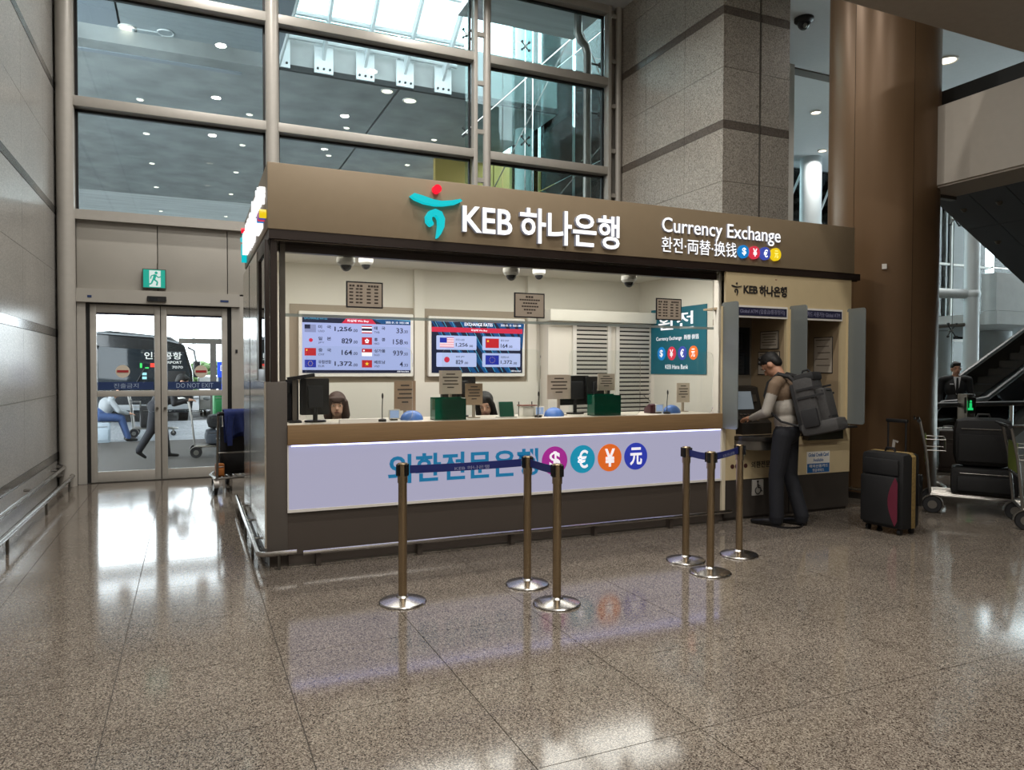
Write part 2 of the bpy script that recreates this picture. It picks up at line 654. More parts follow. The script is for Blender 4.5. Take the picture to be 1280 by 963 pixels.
def bay(name, x0, x1, rows, lowpanel=None):
    w = T(name, None, None, ((x0 + x1) / 2, WY, rows[0][0]))
    struct(w)
    for z0, z1 in rows:
        bx('pane', 'pane', x0 + 0.03, x1 - 0.03, WY - 0.008, WY + 0.008, z0, z1, w)
        MB().box(x0, x1, WY - 0.03, WY + 0.03, z1 - 0.035, z1).box(x0, x0 + 0.03, WY - 0.03, WY + 0.03, z0, z1) \
            .box(x1 - 0.03, x1, WY - 0.03, WY + 0.03, z0, z1).box(x0, x1, WY - 0.03, WY + 0.03, z0, z0 + 0.02) \
            .build('gasket', 'gasket', w)
        bx('transom', 'alu', x0 - 0.02, x1 + 0.02, WY - 0.18, WY + 0.04, z1, z1 + 0.135, w, bevel=0.012)
    return w
rows = [(3.66, 5.0), (5.135, 6.56), (6.695, 7.82)]
bay('window_1', -1.37, 1.03, rows)
bay('window_2', 1.2, 4.23, rows)
bay('window_3', 4.53, 6.75, rows)
wb = slab('wall_back', 'alu_panel', 1.0, 7.05, WY - 0.03, WY + 0.1, 0, 3.66)
MB().box(6.81, 7.05, WY - 0.05, WY + 0.05, 3.6, CZ).build('window_filler', 'alu', wb)

# panels over the doors, header and door frame
hp = slab('wall_door_head', 'gasket', -1.37, 1.02, WY - 0.005, WY + 0.1, 2.6, 3.56)
for a, b in ((-1.37, -0.405), (-0.395, 0.495), (0.505, 1.02)):
    bx('cladding_panel', 'alu_panel', a, b, WY - 0.05, WY - 0.005, 2.625, 3.53, hp, bevel=0.006)
slab('trim_7', 'alu', -1.38, 1.03, WY - 0.14, WY + 0.06, 3.53, 3.66)
slab('trim_8', 'alu_panel', -1.37, 0.66, WY - 0.13, WY + 0.06, 2.44, 2.62)
slab('trim_9', 'alu', -1.37, -1.27, WY - 0.08, WY + 0.06, 0, 2.44)
jr = slab('trim_10', 'alu', 0.55, 1.02, WY - 0.08, WY + 0.06, 0, 2.6)
bx('switch_plate', 'gasket', 0.60, 0.63, WY - 0.088, WY - 0.08, 1.78, 1.83, jr)

def leaf(name, x0, x1, handle_x):
    d = T(name, None, None, ((x0 + x1) / 2, WY, 0))
    struct(d)
    st = 0.075
    f = MB().box(x0, x0 + st, WY - 0.03, WY + 0.03, 0.01, 2.42).box(x1 - st, x1, WY - 0.03, WY + 0.03, 0.01, 2.42)
    f.box(x0 + st, x1 - st, WY - 0.03, WY + 0.03, 0.01, 0.15)
    f.box(x0 + st, x1 - st, WY - 0.03, WY + 0.03, 1.17, 1.25)
    f.box(x0 + st, x1 - st, WY - 0.03, WY + 0.03, 2.31, 2.42)
    f.build('door_frame', 'alu', d, bevel=0.004)
    bx('pane', 'clear_pane', x0 + st, x1 - st, WY - 0.005, WY + 0.005, 0.15, 1.17, d)
    bx('pane', 'clear_pane', x0 + st, x1 - st, WY - 0.005, WY + 0.005, 1.25, 2.31, d)
    bx('head_gasket', mat('gasket_blue', '3a3a55', 0.5), x0 + st, x1 - st, WY - 0.012, WY + 0.012, 2.285, 2.31, d)
    MB().cyl((handle_x, WY - 0.05, 1.0), (handle_x, WY - 0.03, 1.0), 0.02, n=10).build('lock', 'steel_dark', d)
    return d, x0 + st, x1 - st
mat('notice_navy', '1d3563', 0.5)
mat('notice_pale', '9fb0c8', 0.5)
mat('sign_cream', 'cfc4b4', 0.5)
mat('sign_red', 'a3262b', 0.5)
for nm, a, b, hx, tx, sx in (('door_1', -1.225, -0.375, -0.42, '진출금지', -0.84), ('door_2', -0.365, 0.495, -0.32, 'DO NOT EXIT', 0.145)):
    d, gx0, gx1 = leaf(nm, a, b, hx)
    bb = bx('notice_band', 'notice_navy', gx0 + 0.01, gx1 - 0.01, WY - 0.009, WY - 0.006, 1.265, 1.37, d)
    c = (gx0 + gx1) / 2
    text(tx, c - 0.15 if tx != 'DO NOT EXIT' else c - 0.24, c + 0.15 if tx != 'DO NOT EXIT' else c + 0.24,
         1.285, 1.35, WY - 0.0095, 'notice_pale', 'lettering', bb)
    sg = MB().disc((sx, WY - 0.012, 1.515), 0.088, 'y', t=0.005).build('no_entry_sign', 'sign_cream', d)
    bx('red_bar', 'sign_red', sx - 0.07, sx + 0.07, WY - 0.0155, WY - 0.0125, 1.5, 1.532, sg)
slab('wall_corner', 'alu_panel', -1.9, -1.36, WY - .02, WY + .1, 0, CZ)
slab('trim_15', 'gasket', -.377, -.363, WY - .012, WY + .02, .01, 2.42)
slab('trim_11', 'gasket', -1.27, 0.55, WY - 0.02, WY + 0.05, 2.42, 2.44)
slab('trim_12', 'gasket', -1.27, -1.225, WY - 0.02, WY + 0.05, 0.0, 2.42)
slab('trim_13', 'gasket', 0.495, 0.55, WY - 0.02, WY + 0.05, 0.0, 2.42)
slab('trim_14', 'steel_dark', -1.27, 0.55, WY - 0.06, WY + 0.12, -0.02, 0.008)

# ---- lamps of the hall: a ring, a lens and the light it gives
def hall_lamp(x, y, z, label, watts, r=0.1, group='round downlights in the hall ceiling'):
    t = T('ceiling_downlight', label, 'downlight', (x, y, z - 0.03), group=group)
    MB().lathe([(r, 0.029), (r * 1.15, 0.0), (r * 1.3, 0.0), (r * 1.35, 0.03)], n=20).build('trim_ring', 'white', t, local=True)
    MB().cyl((0, 0, 0.012), (0, 0, 0.029), r, n=20).build('lens', 'lamp_glow', t, local=True)
    if watts:
        ld = bpy.data.lights.new('lamp_light', 'AREA')
        ld.shape = 'DISK'
        ld.size = r * 2
        ld.energy = watts
        ld.color = (1.0, 0.955, 0.89)
        ld.spread = math.radians(150)
        lo = bpy.data.objects.new('lamp_light', ld)
        link(lo, t)
        lo.location = (0, 0, -0.01)
    return t
for x in (0.6, 3.6):
    for k, y in enumerate((-5.0, -2.0, 1.0, 4.0, 7.0, 9.6)):
        hall_lamp(x, y, CZ, 'added unseen downlight in the high hall ceiling, %s row, %s from the glazing' % ('left' if x < 1 else 'right', ('sixth', 'fifth', 'fourth', 'third', 'second', 'first')[k]), HALL_W * (1.15 if x < 1 else 1.0))  # out-of-view lamp rows, added as the general light of the hall
hall_lamp(14.27, 10.15, CZ, 'largest round downlight in the pale ceiling right of the brown column', HALL_W * 0.9, 0.17)
hall_lamp(14.2, 13.49, CZ, 'upper small downlight between the granite pier and the brown column', HALL_W * 0.8)
hall_lamp(16.84, 15.74, CZ, 'lower small downlight between the granite pier and the brown column', HALL_W * 0.8)
hall_lamp(18.5, 11.0, CZ, 'added unseen downlight in the far right hall ceiling', HALL_W)  # this and the following lamps are unseen, added to brighten the right hall
hall_lamp(11.0, 7.6, CZ, 'added unseen downlight above the escalator landing', HALL_W)
hall_lamp(22.0, 9.0, CZ, 'added unseen downlight above the top of the escalators', HALL_W)
# ================================================================== THE EXCHANGE KIOSK
mat('fascia_tan', '94836b', 0.42, 0.15, noise=0.02)
mat('lip_brown', '2e2420', 0.35, 0.2)
mat('soffit_metal', '5d544c', 0.16, 0.85)
mat('pier_grey', '5c5651', 0.45, 0.1)
mat('base_brown', '4a423c', 0.5)
mat('cream', 'd3c8b0', 0.6, noise=0.015)
mat('cream_wall', 'd9d5cb', 0.7)
mat('taupe', '9c9080', 0.7)
mat('counter_wood', '8a6f4f', 0.45, noise=0.10, nscale=6, stretch=(0.6, 8, 14))
mat('counter_top', 'cfc7b8', 0.4)
emit('panel_glow', 'c2c0dc', 0.55)
emit('letter_glow', 'ffffff', 1.1)
mat('letter_side', '8e9096', 0.4, emit='dfe4ff', es=0.12)
emit('teal_glow', '08c9d2', 0.8)
emit('red_glow', 'ff1030', 1.0)
emit('yellow_glow', 'f2cf1c', 0.8)
emit('blue_glow', '1c8fe0', 0.6)
emit('rose_glow', 'e63a50', 0.7)
emit('violet_glow', '4a5ac0', 0.6)
mat('print_teal', '14709f', 0.5, emit='14709f', es=0.35)
mat('print_magenta', 'a02890', 0.5, emit='a02890', es=0.35)
mat('print_cyan', '1590b4', 0.5, emit='1590b4', es=0.35)
mat('print_orange', 'e06a24', 0.5, emit='e06a24', es=0.35)
mat('print_blue', '2c3bb0', 0.5, emit='2c3bb0', es=0.35)
mat('print_white', 'f0eef4', 0.5, emit='e8e6f0', es=0.5)
mat('print_dark', '2d2a2a', 0.5)

KF = 5.88
kiosk = T('exchange_kiosk', 'tan currency exchange kiosk with brown lip, steel side and cream interior', 'kiosk', (3.6, 7.1, 0))
fas = MB().box(0.55, 6.77, KF - 0.02, KF + 0.04, 2.63, 3.14).box(0.55, 0.61, KF + 0.04, 8.35, 2.63, 3.14) \
    .box(6.71, 6.77, KF + 0.04, 8.35, 2.63, 3.14).box(0.55, 6.77, 8.29, 8.35, 2.63, 3.14).build('fascia', 'fascia_tan', kiosk, bevel=0.006)
bx('roof', 'alu_dark', 0.6, 6.72, KF + 0.04, 8.3, 2.80, 2.86, kiosk)
MB().box(0.56, 6.87, KF - 0.012, KF + 0.05, 2.558, 2.63).box(0.56, 0.62, KF + 0.05, 8.34, 2.558, 2.63).build('fascia_lip', 'lip_brown', kiosk)
bx('soffit', 'soffit_metal', 0.60, 6.86, KF + 0.02, 6.12, 2.548, 2.57, kiosk)
MB().box(0.66, 5.02, 6.06, 6.13, 2.49, 2.55).build('window_head', 'lip_brown', kiosk)
# left pier and side
bx('corner_pier', 'pier_grey', 0.537, 0.692, KF, 6.6, 0.09, 1.45, kiosk, bevel=0.004)
bx('corner_post', 'lip_brown', 0.575, 0.625, KF + 0.03, KF + 0.1, 1.45, 2.56, kiosk)
MB().box(0.66, 0.70, KF + 0.16, KF + 0.24, 1.45, 2.55).build('window_jamb', 'alu_dark', kiosk)
sp = MB().box(0.53, 0.56, 6.62, 8.32, 0.09, 2.56).build('side_panel', 'mirror_steel', kiosk)
bx('side_panel', 'mirror_steel', 0.522, 0.536, KF + 0.004, 6.62, 0.16, 1.452, kiosk)
bx('panel_seam', 'gasket', 0.527, 0.532, 7.45, 7.456, 0.16, 2.55, sp)
sw = MB()
for a in ((5.93, 6.0, 1.452, 2.558), (6.52, 6.62, 1.452, 2.558), (6.0, 6.52, 1.452, 1.55), (6.0, 6.52, 2.46, 2.558)):
    sw.box(0.535, 0.57, *a)
swf = sw.build('side_window_frame', 'lip_brown', kiosk, bevel=0.006)
bx('side_pane', 'pane', 0.55, 0.556, 6.0, 6.52, 1.55, 2.46, swf)
bx('back_panel', 'pier_grey', 0.56, 6.72, 8.32, 8.36, 0.05, 2.6, kiosk)
bx('plinth', 'base_brown', 0.56, 0.70, KF + 0.05, 8.3, 0, 0.09, kiosk)
MB().tube([(1.0 - 0.25, 5.815, 0.13), (0.52, 5.815, 0.13), (0.485, 5.83, 0.13), (0.47, 5.87, 0.13), (0.47, 8.6, 0.13)], 0.02, 10).build('corner_bumper_rail', 'steel', kiosk)
for y in (6.4, 7.2, 8.0):
    MB().cyl((0.47, y, 0.13), (0.53, y, 0.13), 0.011, n=8).cyl((0.47, y, 0.0), (0.47, y, 0.13), 0.011, n=8).build('rail_bracket', 'steel_dark', kiosk)
MB().cyl((0.62, 5.815, 0), (0.62, 5.815, 0.13), 0.011, n=8).build('rail_bracket', 'steel_dark', kiosk)
# interior
iw = bx('interior_wall', 'cream_wall', 0.6, 5.6, 8.27, 8.315, 0, 2.78, kiosk)
bx('interior_ceiling', 'cream_wall', 0.6, 5.6, 6.125, 8.3, 2.72, 2.75, kiosk)
bx('ceiling_drop', 'cream_wall', 0.6, 5.6, 6.125, 6.17, 2.5, 2.72, kiosk)
bx('interior_wall', 'cream_wall', 5.55, 5.6, 6.5, 8.27, 0, 2.72, kiosk)
MB().prism([(5.005, 6.0), (5.03, 6.0), (5.375, 6.48), (5.35, 6.5)], 'z', 0, 2.72).build('interior_wall', 'cream_wall', kiosk)
bx('interior_wall', 'cream_wall', 5.36, 5.6, 6.48, 6.51, 0, 2.72, kiosk)
bx('interior_wall', 'cream_wall', 0.60, 0.63, 6.64, 8.27, 0, 2.72, kiosk)
bx('tv_recess_board', 'taupe', 1.0, 4.0, 8.262, 8.272, 1.38, 2.27, kiosk)
for x in (2.40, 3.86):
    bx('wall_pilaster', 'cream_wall', x, x + 0.12, 8.21, 8.27, 0.0, 2.72, kiosk)
bx('dado_board', 'cream_wall', 0.63, 4.0, 8.2, 8.262, 0.0, 1.40, kiosk)
for x in (1.2, 2.3, 3.4, 4.5):
    pl = bx('ceiling_light_panel', emit('panel_lamp', 'fff6e6', 1.6), x - 0.5, x + 0.5, 6.3, 7.4, 2.705, 2.722, kiosk)
    ld = bpy.data.lights.new('panel_light', 'AREA')
    ld.shape = 'RECTANGLE'
    ld.size = 0.98
    ld.size_y = 1.08
    ld.energy = KIOSK_W
    ld.color = (1.0, 0.98, 0.93)
    lo = bpy.data.objects.new('panel_light', ld)
    link(lo, pl)
    lo.location = Vector((x, 6.85, 2.70)) - wloc(pl)

# ---- glass front
gf = T('window_glass', 'clear glass screen with a polished lower edge hung above the teller counter', 'glass', (2.9, 6.1, 2.0))
bx('hanging_pane', 'clear_pane', 0.70, 5.01, 6.095, 6.105, 2.0, 2.49, gf)
bx('polished_edge', glass('edge_glass', (0.7, 0.78, 0.75), haze=0.45, hazecol=(0.55, 0.6, 0.58)), 0.70, 5.01, 6.09, 6.11, 1.975, 2.0, gf)
for a, b, lab in ((0.86, 1.75, 'in front of the long-fringed teller'), (2.02, 2.98, 'in front of the teller behind the green tray'),
                  (3.28, 4.08, 'before the louvred cabinet'), (4.25, 4.98, 'nearest the teal poster')):
    w = MB().rbox(a, b, 1.105, 1.74, 6.056, 6.064, 0.06).build('counter_glass', 'clear_pane')
    tag(w, 'clear low counter glass ' + lab, 'glass')

# ---- counter
ctr = T('service_counter', 'teller counter with wood band, glowing white panel and dark base', 'counter', (2.83, 6.1, 0))
bx('worktop', 'counter_top', 0.692, 4.97, 5.90, 6.62, 1.075, 1.102, ctr)
bx('wood_band', 'counter_wood', 0.692, 4.985, 5.855, 5.90, 0.955, 1.112, ctr, bevel=0.003)
bx('carcass', 'base_brown', 0.70, 4.96, 5.93, 6.2, 0.09, 1.075, ctr)
lp = bx('light_panel', 'panel_glow', 0.70, 4.93, 5.878, 5.93, 0.445, 0.948, ctr)
bx('added_led_strip', emit('led_blue', 'b4bcff', 4.5), 0.72, 4.92, 5.860, 5.872, 0.944, 0.955, ctr)  # glowing strip added so the panel turns brighter and bluer toward its top
MB().box(0.69, 4.95, 5.87, 5.93, 0.425, 0.447).box(4.93, 4.95, 5.87, 5.93, 0.447, 0.955).box(0.69, 0.70, 5.87, 5.93, 0.447, 0.955) \
    .build('panel_frame', 'white', ctr)
bx('kick_board', 'base_brown', 0.692, 4.985, 5.892, 5.93, 0.09, 0.425, ctr)
bx('end_post', 'cream', 4.945, 4.99, 5.868, 5.93, 0.09, 1.112, ctr)
bx('skirting', 'base_brown', 0.70, 4.985, 5.90, 5.95, 0.0, 0.09, ctr)
bx('floor_trim', 'steel_dark', 0.70, 4.985, 5.893, 5.90, 0.0, 0.012, ctr)
fr = MB().tube([(0.80, 5.815, 0.115), (4.95, 5.815, 0.115), (5.03, 5.822, 0.115)], 0.019, 10).build('foot_rail', 'steel', ctr)
for x in (0.92, 1.75, 2.6, 3.45, 4.3, 4.85):
    MB().box(x - 0.018, x + 0.018, 5.83, 5.895, 0.0, 0.115).build('rail_post', 'base_brown', fr)
# lettering on the panel
for o in letters('외환전문은행', 1.49, 2.87, 0.60, 0.845, 5.878, 'print_teal', lp, depth=0.004, bold=0.022):
    pass
for k, (ch, m) in enumerate((('$', 'print_magenta'), ('€', 'print_cyan'), ('¥', 'print_orange'), ('元', 'print_blue'))):
    cx = 3.035 + 0.292 * k
    cc = MB().disc((cx, 5.872, 0.722), 0.13, 'y', 32, 0.005).build('currency_disc', m, lp)
    w = 0.055 if ch != '元' else 0.068
    text(ch, cx - w, cx + w, 0.722 - 0.085, 0.722 + 0.085, 5.871, 'print_white', 'symbol', lp, depth=0.002, bold=0.012 if ch == '€' else 0.028)

# ---- illuminated signs
def stroke(pts, wid):
    n = len(pts)
    L, R = [], []
    for i in range(n):
        a = pts[max(i - 1, 0)]
        b = pts[min(i + 1, n - 1)]
        dx, dz = b[0] - a[0], b[1] - a[1]
        l = math.hypot(dx, dz) or 1
        nx, nz = -dz / l, dx / l
        L.append((pts[i][0] + nx * wid[i], pts[i][1] + nz * wid[i]))
        R.append((pts[i][0] - nx * wid[i], pts[i][1] - nz * wid[i]))
    return L + R[::-1]
SW = [(0, .305), (.03, .328), (.10, .315), (.2, .290), (.27, .285), (.36, .298), (.44, .318), (.458, .302), (.40, .272), (.30, .250), (.22, .243), (.12, .253), (.04, .278)]
CP = [(.180, .085), (.163, .105), (.160, .140), (.180, .172), (.215, .185), (.252, .172), (.272, .130), (.270, .07), (.252, .01), (.235, -.03)]
CW = [.020, .024, .025, .026, .028, .030, .029, .025, .015, .004]
def emblem(parent, x0, z0, s, y, depth, mt, mr, side='front'):
    def mk(mb, poly):
        P = [(x0 + p[0] * s, z0 + p[1] * s) for p in poly]
        if side == 'front':
            mb.prism(P, 'y', y - depth, y)
        else:
            mb.prism([(-p[0], p[1]) for p in P], 'x', y - depth, y)
    mk_ = MB()
    mk(mk_, SW)
    mk_.build('emblem_arms', mt, parent, ang=60)
    b = MB()
    L = stroke(CP, CW)
    n = len(CP)
    for i in range(n - 1):
        q = [L[i], L[i + 1], L[2 * n - 2 - i], L[2 * n - 1 - i]]
        mk(b, q)
    c0 = [(CP[0][0] + CW[0] * math.cos(a * math.pi / 8), CP[0][1] + CW[0] * math.sin(a * math.pi / 8)) for a in range(16)]
    mk(b, c0)
    b.build('emblem_curl', mt, parent, ang=60)
    bc = MB()
    mk(bc, [(.235 + .035 * math.cos(a * math.pi / 12), .385 + .035 * math.sin(a * math.pi / 12)) for a in range(24)])
    bc.build('emblem_ball', mr, parent, ang=60)

def sign(label, loc, front, side):
    return T('illuminated_sign', label, 'sign', loc)
YF = KF - 0.02
s1 = sign('large glowing white bank name with teal and red emblem on the front fascia', (2.7, YF, 2.7), 1, 0)
emblem(s1, 1.665, 2.68, 0.98, YF, 0.06, 'teal_glow', 'red_glow')
letters('KEB', 2.125, 2.585, 2.725, 2.945, YF, 'letter_glow', s1, 0.035, 0.016)
letters('하나은행', 2.66, 3.685, 2.675, 2.985, YF, 'letter_glow', s1, 0.035, 0.018)
s2 = sign('glowing white Currency Exchange lettering with four coloured discs on the front fascia', (4.9, YF, 2.7), 1, 0)
letters('Currency Exchange', 4.175, 5.67, 2.845, 3.03, YF, 'letter_glow', s2, 0.02, 0.004)
letters('환전·両替·换钱', 4.175, 5.09, 2.695, 2.845, YF, 'letter_glow', s2, 0.015, 0.0)
for k, (ch, m) in enumerate((('$', 'blue_glow'), ('¥', 'rose_glow'), ('€', 'violet_glow'), ('元', 'yellow_glow'))):
    cx = 5.175 + 0.143 * k
    dsc = MB().cyl((cx, YF - 0.03, 2.762), (cx, YF, 2.762), 0.066, n=28).build('currency_disc', m, s2)
    text(ch, cx - 0.026, cx + 0.026, 2.722, 2.802, YF - 0.031, 'letter_glow' if k < 3 else emit('pale_yellow', 'ffe97a', 1.0), 'symbol', s2, 0.002, 0.02)
s3 = sign('glowing bank name with teal emblem on the left side fascia', (0.55, 7.6, 2.7), 0, 1)
emblem(s3, -8.3, 2.69, 0.8, 0.55, 0.05, 'teal_glow', 'red_glow', 'left')
letters('KEB 하나은행', -7.95, -6.95, 2.70, 2.96, 0.55, 'letter_glow', s3, 0.05, 0.022, 'left')
s4 = sign('glowing Currency Exchange lettering and yellow disc on the left side fascia', (0.55, 6.4, 2.7), 0, 1)
letters('Currency Exchange', -6.85, -6.03, 2.86, 3.03, 0.55, 'letter_glow', s4, 0.045, 0.008, 'left')
letters('환전·両替·换钱', -6.62, -6.22, 2.69, 2.83, 0.55, 'letter_glow', s4, 0.03, 0.0, 'left')
for k, m in enumerate(('blue_glow', 'rose_glow', 'violet_glow', 'yellow_glow')):
    MB().cyl((0.50, 6.185 - 0.07 * k, 2.76), (0.55, 6.185 - 0.07 * k, 2.76), 0.034, n=20).build('currency_disc', m, s4)

# ---- ceiling cameras
mat('cam_white', 'c8c6c0', 0.4)
mat('cam_dome', '2a2a2e', 0.08, 0.2)
for x, y, z, lab in ((1.22, 6.24, 2.5, 'leftmost by the steel side'), (2.76, 6.24, 2.5, 'centre above the second plaque'), (4.06, 6.24, 2.5, 'rightmost before the louvred cabinet')):
    c = T('security_camera', 'white dome camera under the front soffit, ' + lab, 'camera', (x, y, z))
    MB().lathe([(0, 0.0), (0.078, 0.0), (0.078, -0.04), (0.06, -0.065), (0, -0.065)], n=20).build('housing', 'cam_white', c, local=True)
    MB().ell((0, 0, -0.06), (0.05, 0.05, 0.055), 16, 8, zlo=-1, zhi=0).build('dome', 'cam_dome', c, local=True)
for x, y, lab in ((1.56, 7.0, 'left one above the first screen'), (3.42, 7.0, 'right one near the wall pilaster')):
    c = T('security_camera', 'small white dome camera on the kiosk ceiling, ' + lab, 'camera', (x, y, 2.72))
    MB().lathe([(0, 0.0), (0.07, 0.0), (0.07, -0.14), (0.05, -0.16), (0, -0.16)], n=18).build('housing', 'cam_white', c, local=True)
    MB().ell((0, 0, -0.155), (0.045, 0.045, 0.05), 14, 8, zlo=-1, zhi=0).build('dome', 'cam_dome', c, local=True)

# ---- exchange rate screens
emit('scr_pale', 'aebbee', 0.72)
emit('scr_card', 'b9c6f2', 0.78)
emit('scr_navy', '141c38', 0.8)
emit('scr_blue', '0d4f86', 0.75)
emit('scr_line', '4fb4dc', 0.7)
emit('scr_red', 'd02848', 0.8)
emit('scr_white', 'f4f6ff', 1.0)
emit('scr_text', '232a52', 0.4)
emit('scr_us', '9098c4', 0.7)
emit('scr_flagblue', '1a2fa8', 0.7)
emit('scr_yellow', 'ffd83a', 0.8)
SY = 8.19
def screen_thing(label, x0, x1, z0, z1):
    t = T('rate_screen', label, 'screen', ((x0 + x1) / 2, SY + 0.03, z0))
    MB().rbox(x0 - 0.035, x1 + 0.035, z0 - 0.04, z1 + 0.035, SY + 0.004, SY + 0.065, 0.015).build('bezel', 'white', t)
    return t
class Scr:
    """Flat print on a screen: s across 0..1, t down 0..1."""
    def __init__(q, x0, x1, z0, z1):
        q.x0, q.x1, q.z0, q.z1 = x0, x1, z0, z1
        q.L = {}
        q.k = 0
    def X(q, s):
        return q.x0 + s * (q.x1 - q.x0)
    def Z(q, t):
        return q.z1 - t * (q.z1 - q.z0)
    def mb(q, m):
        return q.L.setdefault(m, MB())
    def rect(q, m, s0, s1, t0, t1, lev=1):
        q.mb(m).box(q.X(s0), q.X(s1), SY - 0.0006 * lev, SY + 0.002, q.Z(t1), q.Z(t0))
    def poly(q, m, pts, lev=1):
        q.mb(m).prism([(q.X(a), q.Z(b)) for a, b in pts], 'y', SY - 0.0006 * lev, SY + 0.002)
    def disc(q, m, s, t, r, lev=3):
        c = (q.X(s), q.Z(t))
        q.mb(m).prism([(c[0] + r * math.cos(i * math.pi / 10), c[1] + r * math.sin(i * math.pi / 10)) for i in range(20)], 'y', SY - 0.0006 * lev, SY + 0.002)
    def star(q, m, s, t, r, lev=4):
        c = (q.X(s), q.Z(t))
        q.mb(m).prism([(c[0] + (r if i % 2 == 0 else r * 0.4) * math.sin(i * math.pi / 5), c[1] + (r if i % 2 == 0 else r * 0.4) * math.cos(i * math.pi / 5)) for i in range(10)], 'y', SY - 0.0006 * lev, SY + 0.002)
    def txt(q, m, st, s0, s1, t0, t1, lev=3, bold=0.015):
        text(st, q.X(s0), q.X(s1), q.Z(t1), q.Z(t0), SY - 0.0006 * lev, m, mb=q.mb(m), depth=0.0003, bold=bold)
    def flag(q, kind, s0, s1, t0, t1):
        w, h = s1 - s0, t1 - t0
        R = lambda m, a, b, c, d, lev=2: q.rect(m, s0 + a * w, s0 + b * w, t0 + c * h, t0 + d * h, lev)
        if kind == 'us':
            R('scr_white', 0, 1, 0, 1)
            for i in range(0, 7, 1):
                R('scr_red', 0, 1, (2 * i) / 13, (2 * i + 1) / 13, 3)
            R('scr_flagblue', 0, .5, 0, 7 / 13, 4)
        elif kind == 'us_dim':
            R('scr_us', 0, 1, 0, 1)
            R('scr_text', 0, .5, 0, .54, 3)
        elif kind == 'jp':
            R('scr_card', 0, 1, 0, 1)
            q.disc('scr_red', s0 + w / 2, t0 + h / 2, 0.3 * h * (q.z1 - q.z0))
        elif kind == 'cn':
            R(CN, 0, 1, 0, 1)
            q.star('scr_yellow', s0 + .18 * w, t0 + .28 * h, 0.16 * h * (q.z1 - q.z0))
        elif kind == 'eu':
            R('scr_flagblue', 0, 1, 0, 1)
            for i in range(12):
                a = i * math.pi / 6
                q.disc('scr_yellow', s0 + w / 2 + .2 * w * math.cos(a), t0 + h / 2 + .3 * h * math.sin(a), 0.003)
        elif kind == 'th':
            R('scr_white', 0, 1, 0, 1)
            R(CN, 0, 1, 0, .16, 3)
            R(CN, 0, 1, .84, 1, 3)
            R('scr_navy', 0, 1, .33, .67, 3)
        elif kind == 'hk':
            R(CN, 0, 1, 0, 1)
            for i in range(5):
                a = i * 2 * math.pi / 5
                q.disc('scr_white', s0 + w / 2 + .13 * w * math.sin(a), t0 + h / 2 - .2 * h * math.cos(a), 0.0095)
        elif kind == 'sg':
            R('scr_white', 0, 1, 0, 1)
            R(CN, 0, 1, 0, .5, 3)
            q.disc('scr_white', s0 + .2 * w, t0 + .25 * h, 0.010, 4)
        elif kind == 'vn':
            R(CN, 0, 1, 0, 1)
            q.star('scr_yellow', s0 + w / 2, t0 + h / 2, 0.3 * h * (q.z1 - q.z0))
    def finish(q, parent, base, names):
        sc = bx('display', base, q.x0, q.x1, SY, SY + 0.004, q.z0, q.z1, parent)
        for m, mb in q.L.items():
            tag(mb.build(names.get(m, 'screen_print'), m, sc, smooth=False), kind='stuff')
CN = 'scr_cnred'
emit(CN, 'c8202c', 0.7)
NM = {'scr_text': 'rate_text', 'scr_white': 'screen_heading', 'scr_navy': 'header_bar', 'scr_red': 'red_banner', 'scr_card': 'rate_card'}
tv1 = screen_thing('wide exchange rate screen with eight flags on pale blue, left of two', 1.125, 2.345, 1.51, 2.155)
q = Scr(1.125, 2.345, 1.51, 2.155)
q.rect('scr_navy', 0, 1, 0, .14)
q.poly('scr_blue', [(.6, .02), (1, .01), (1, .13), (.72, .13)], 2)
q.poly('scr_line', [(.66, .05), (.8, .03), (1, .06), (1, .075), (.8, .05), (.67, .06)], 3)
q.rect('scr_navy', 0, 1, .95, 1)
q.poly('scr_red', [(.35, .14), (.39, .055), (.63, .055), (.67, .14)], 3)
q.txt('scr_line', 'EXCHANGE RATES', .02, .22, .045, .085, 3, 0)
q.txt('scr_white', '파실때 We Buy', .40, .60, .07, .12, 5)
q.txt('scr_white', '2020. 01. 10  10:51 AM', .76, .98, .085, .12, 5, 0.01)
q.txt('scr_white', 'KEB Hana Bank', .87, .985, .962, .985, 4, 0.01)
L_ = [('us_dim', '미   국', 'USD', '1,256', '.00'), ('jp', '일   본', 'JPY', '829', '.00'), ('cn', '중   국', 'CNY', '164', '.00'), ('eu', '유럽연합', 'EUR', '1,372', '.00')]
R_ = [('th', '태   국', 'THB', '33', '.30'), ('hk', '홍   콩', 'HKD', '158', '.90'), ('sg', '싱가폴', 'SGD', '939', '.50'), ('vn', '베트남', 'VND', '4', '.33')]
for i in range(4):
    t = .175 + .2 * i
    k, n1, c1, v1, d1 = L_[i]
    if k == 'jp':
        q.disc('scr_red', .075, t + .065, 0.021)
    else:
        q.flag(k, .02, .12, t, t + .13)
    q.txt('scr_text', n1, .14, .255, t + .005, t + .065, 3, 0.02)
    q.txt('scr_text', c1, .14, .195, t + .09, t + .125, 3, 0)
    q.txt('scr_text', v1, .445 - .032 * len(v1), .445, t + .025, t + .115, 3, 0.02)
    q.txt('scr_text', d1, .452, .495, t + .06, t + .112, 3, 0.01)
    k, n1, c1, v1, d1 = R_[i]
    q.flag(k, .535, .63, t, t + .13)
    q.txt('scr_text', n1, .65, .755, t + .005, t + .065, 3, 0.02)
    q.txt('scr_text', c1, .65, .70, t + .09, t + .125, 3, 0)
    q.txt('scr_text', v1, .925 - .032 * len(v1), .925, t + .025, t + .115, 3, 0.01)
    q.txt('scr_text', d1, .93, .972, t + .06, t + .112, 3, 0.01)
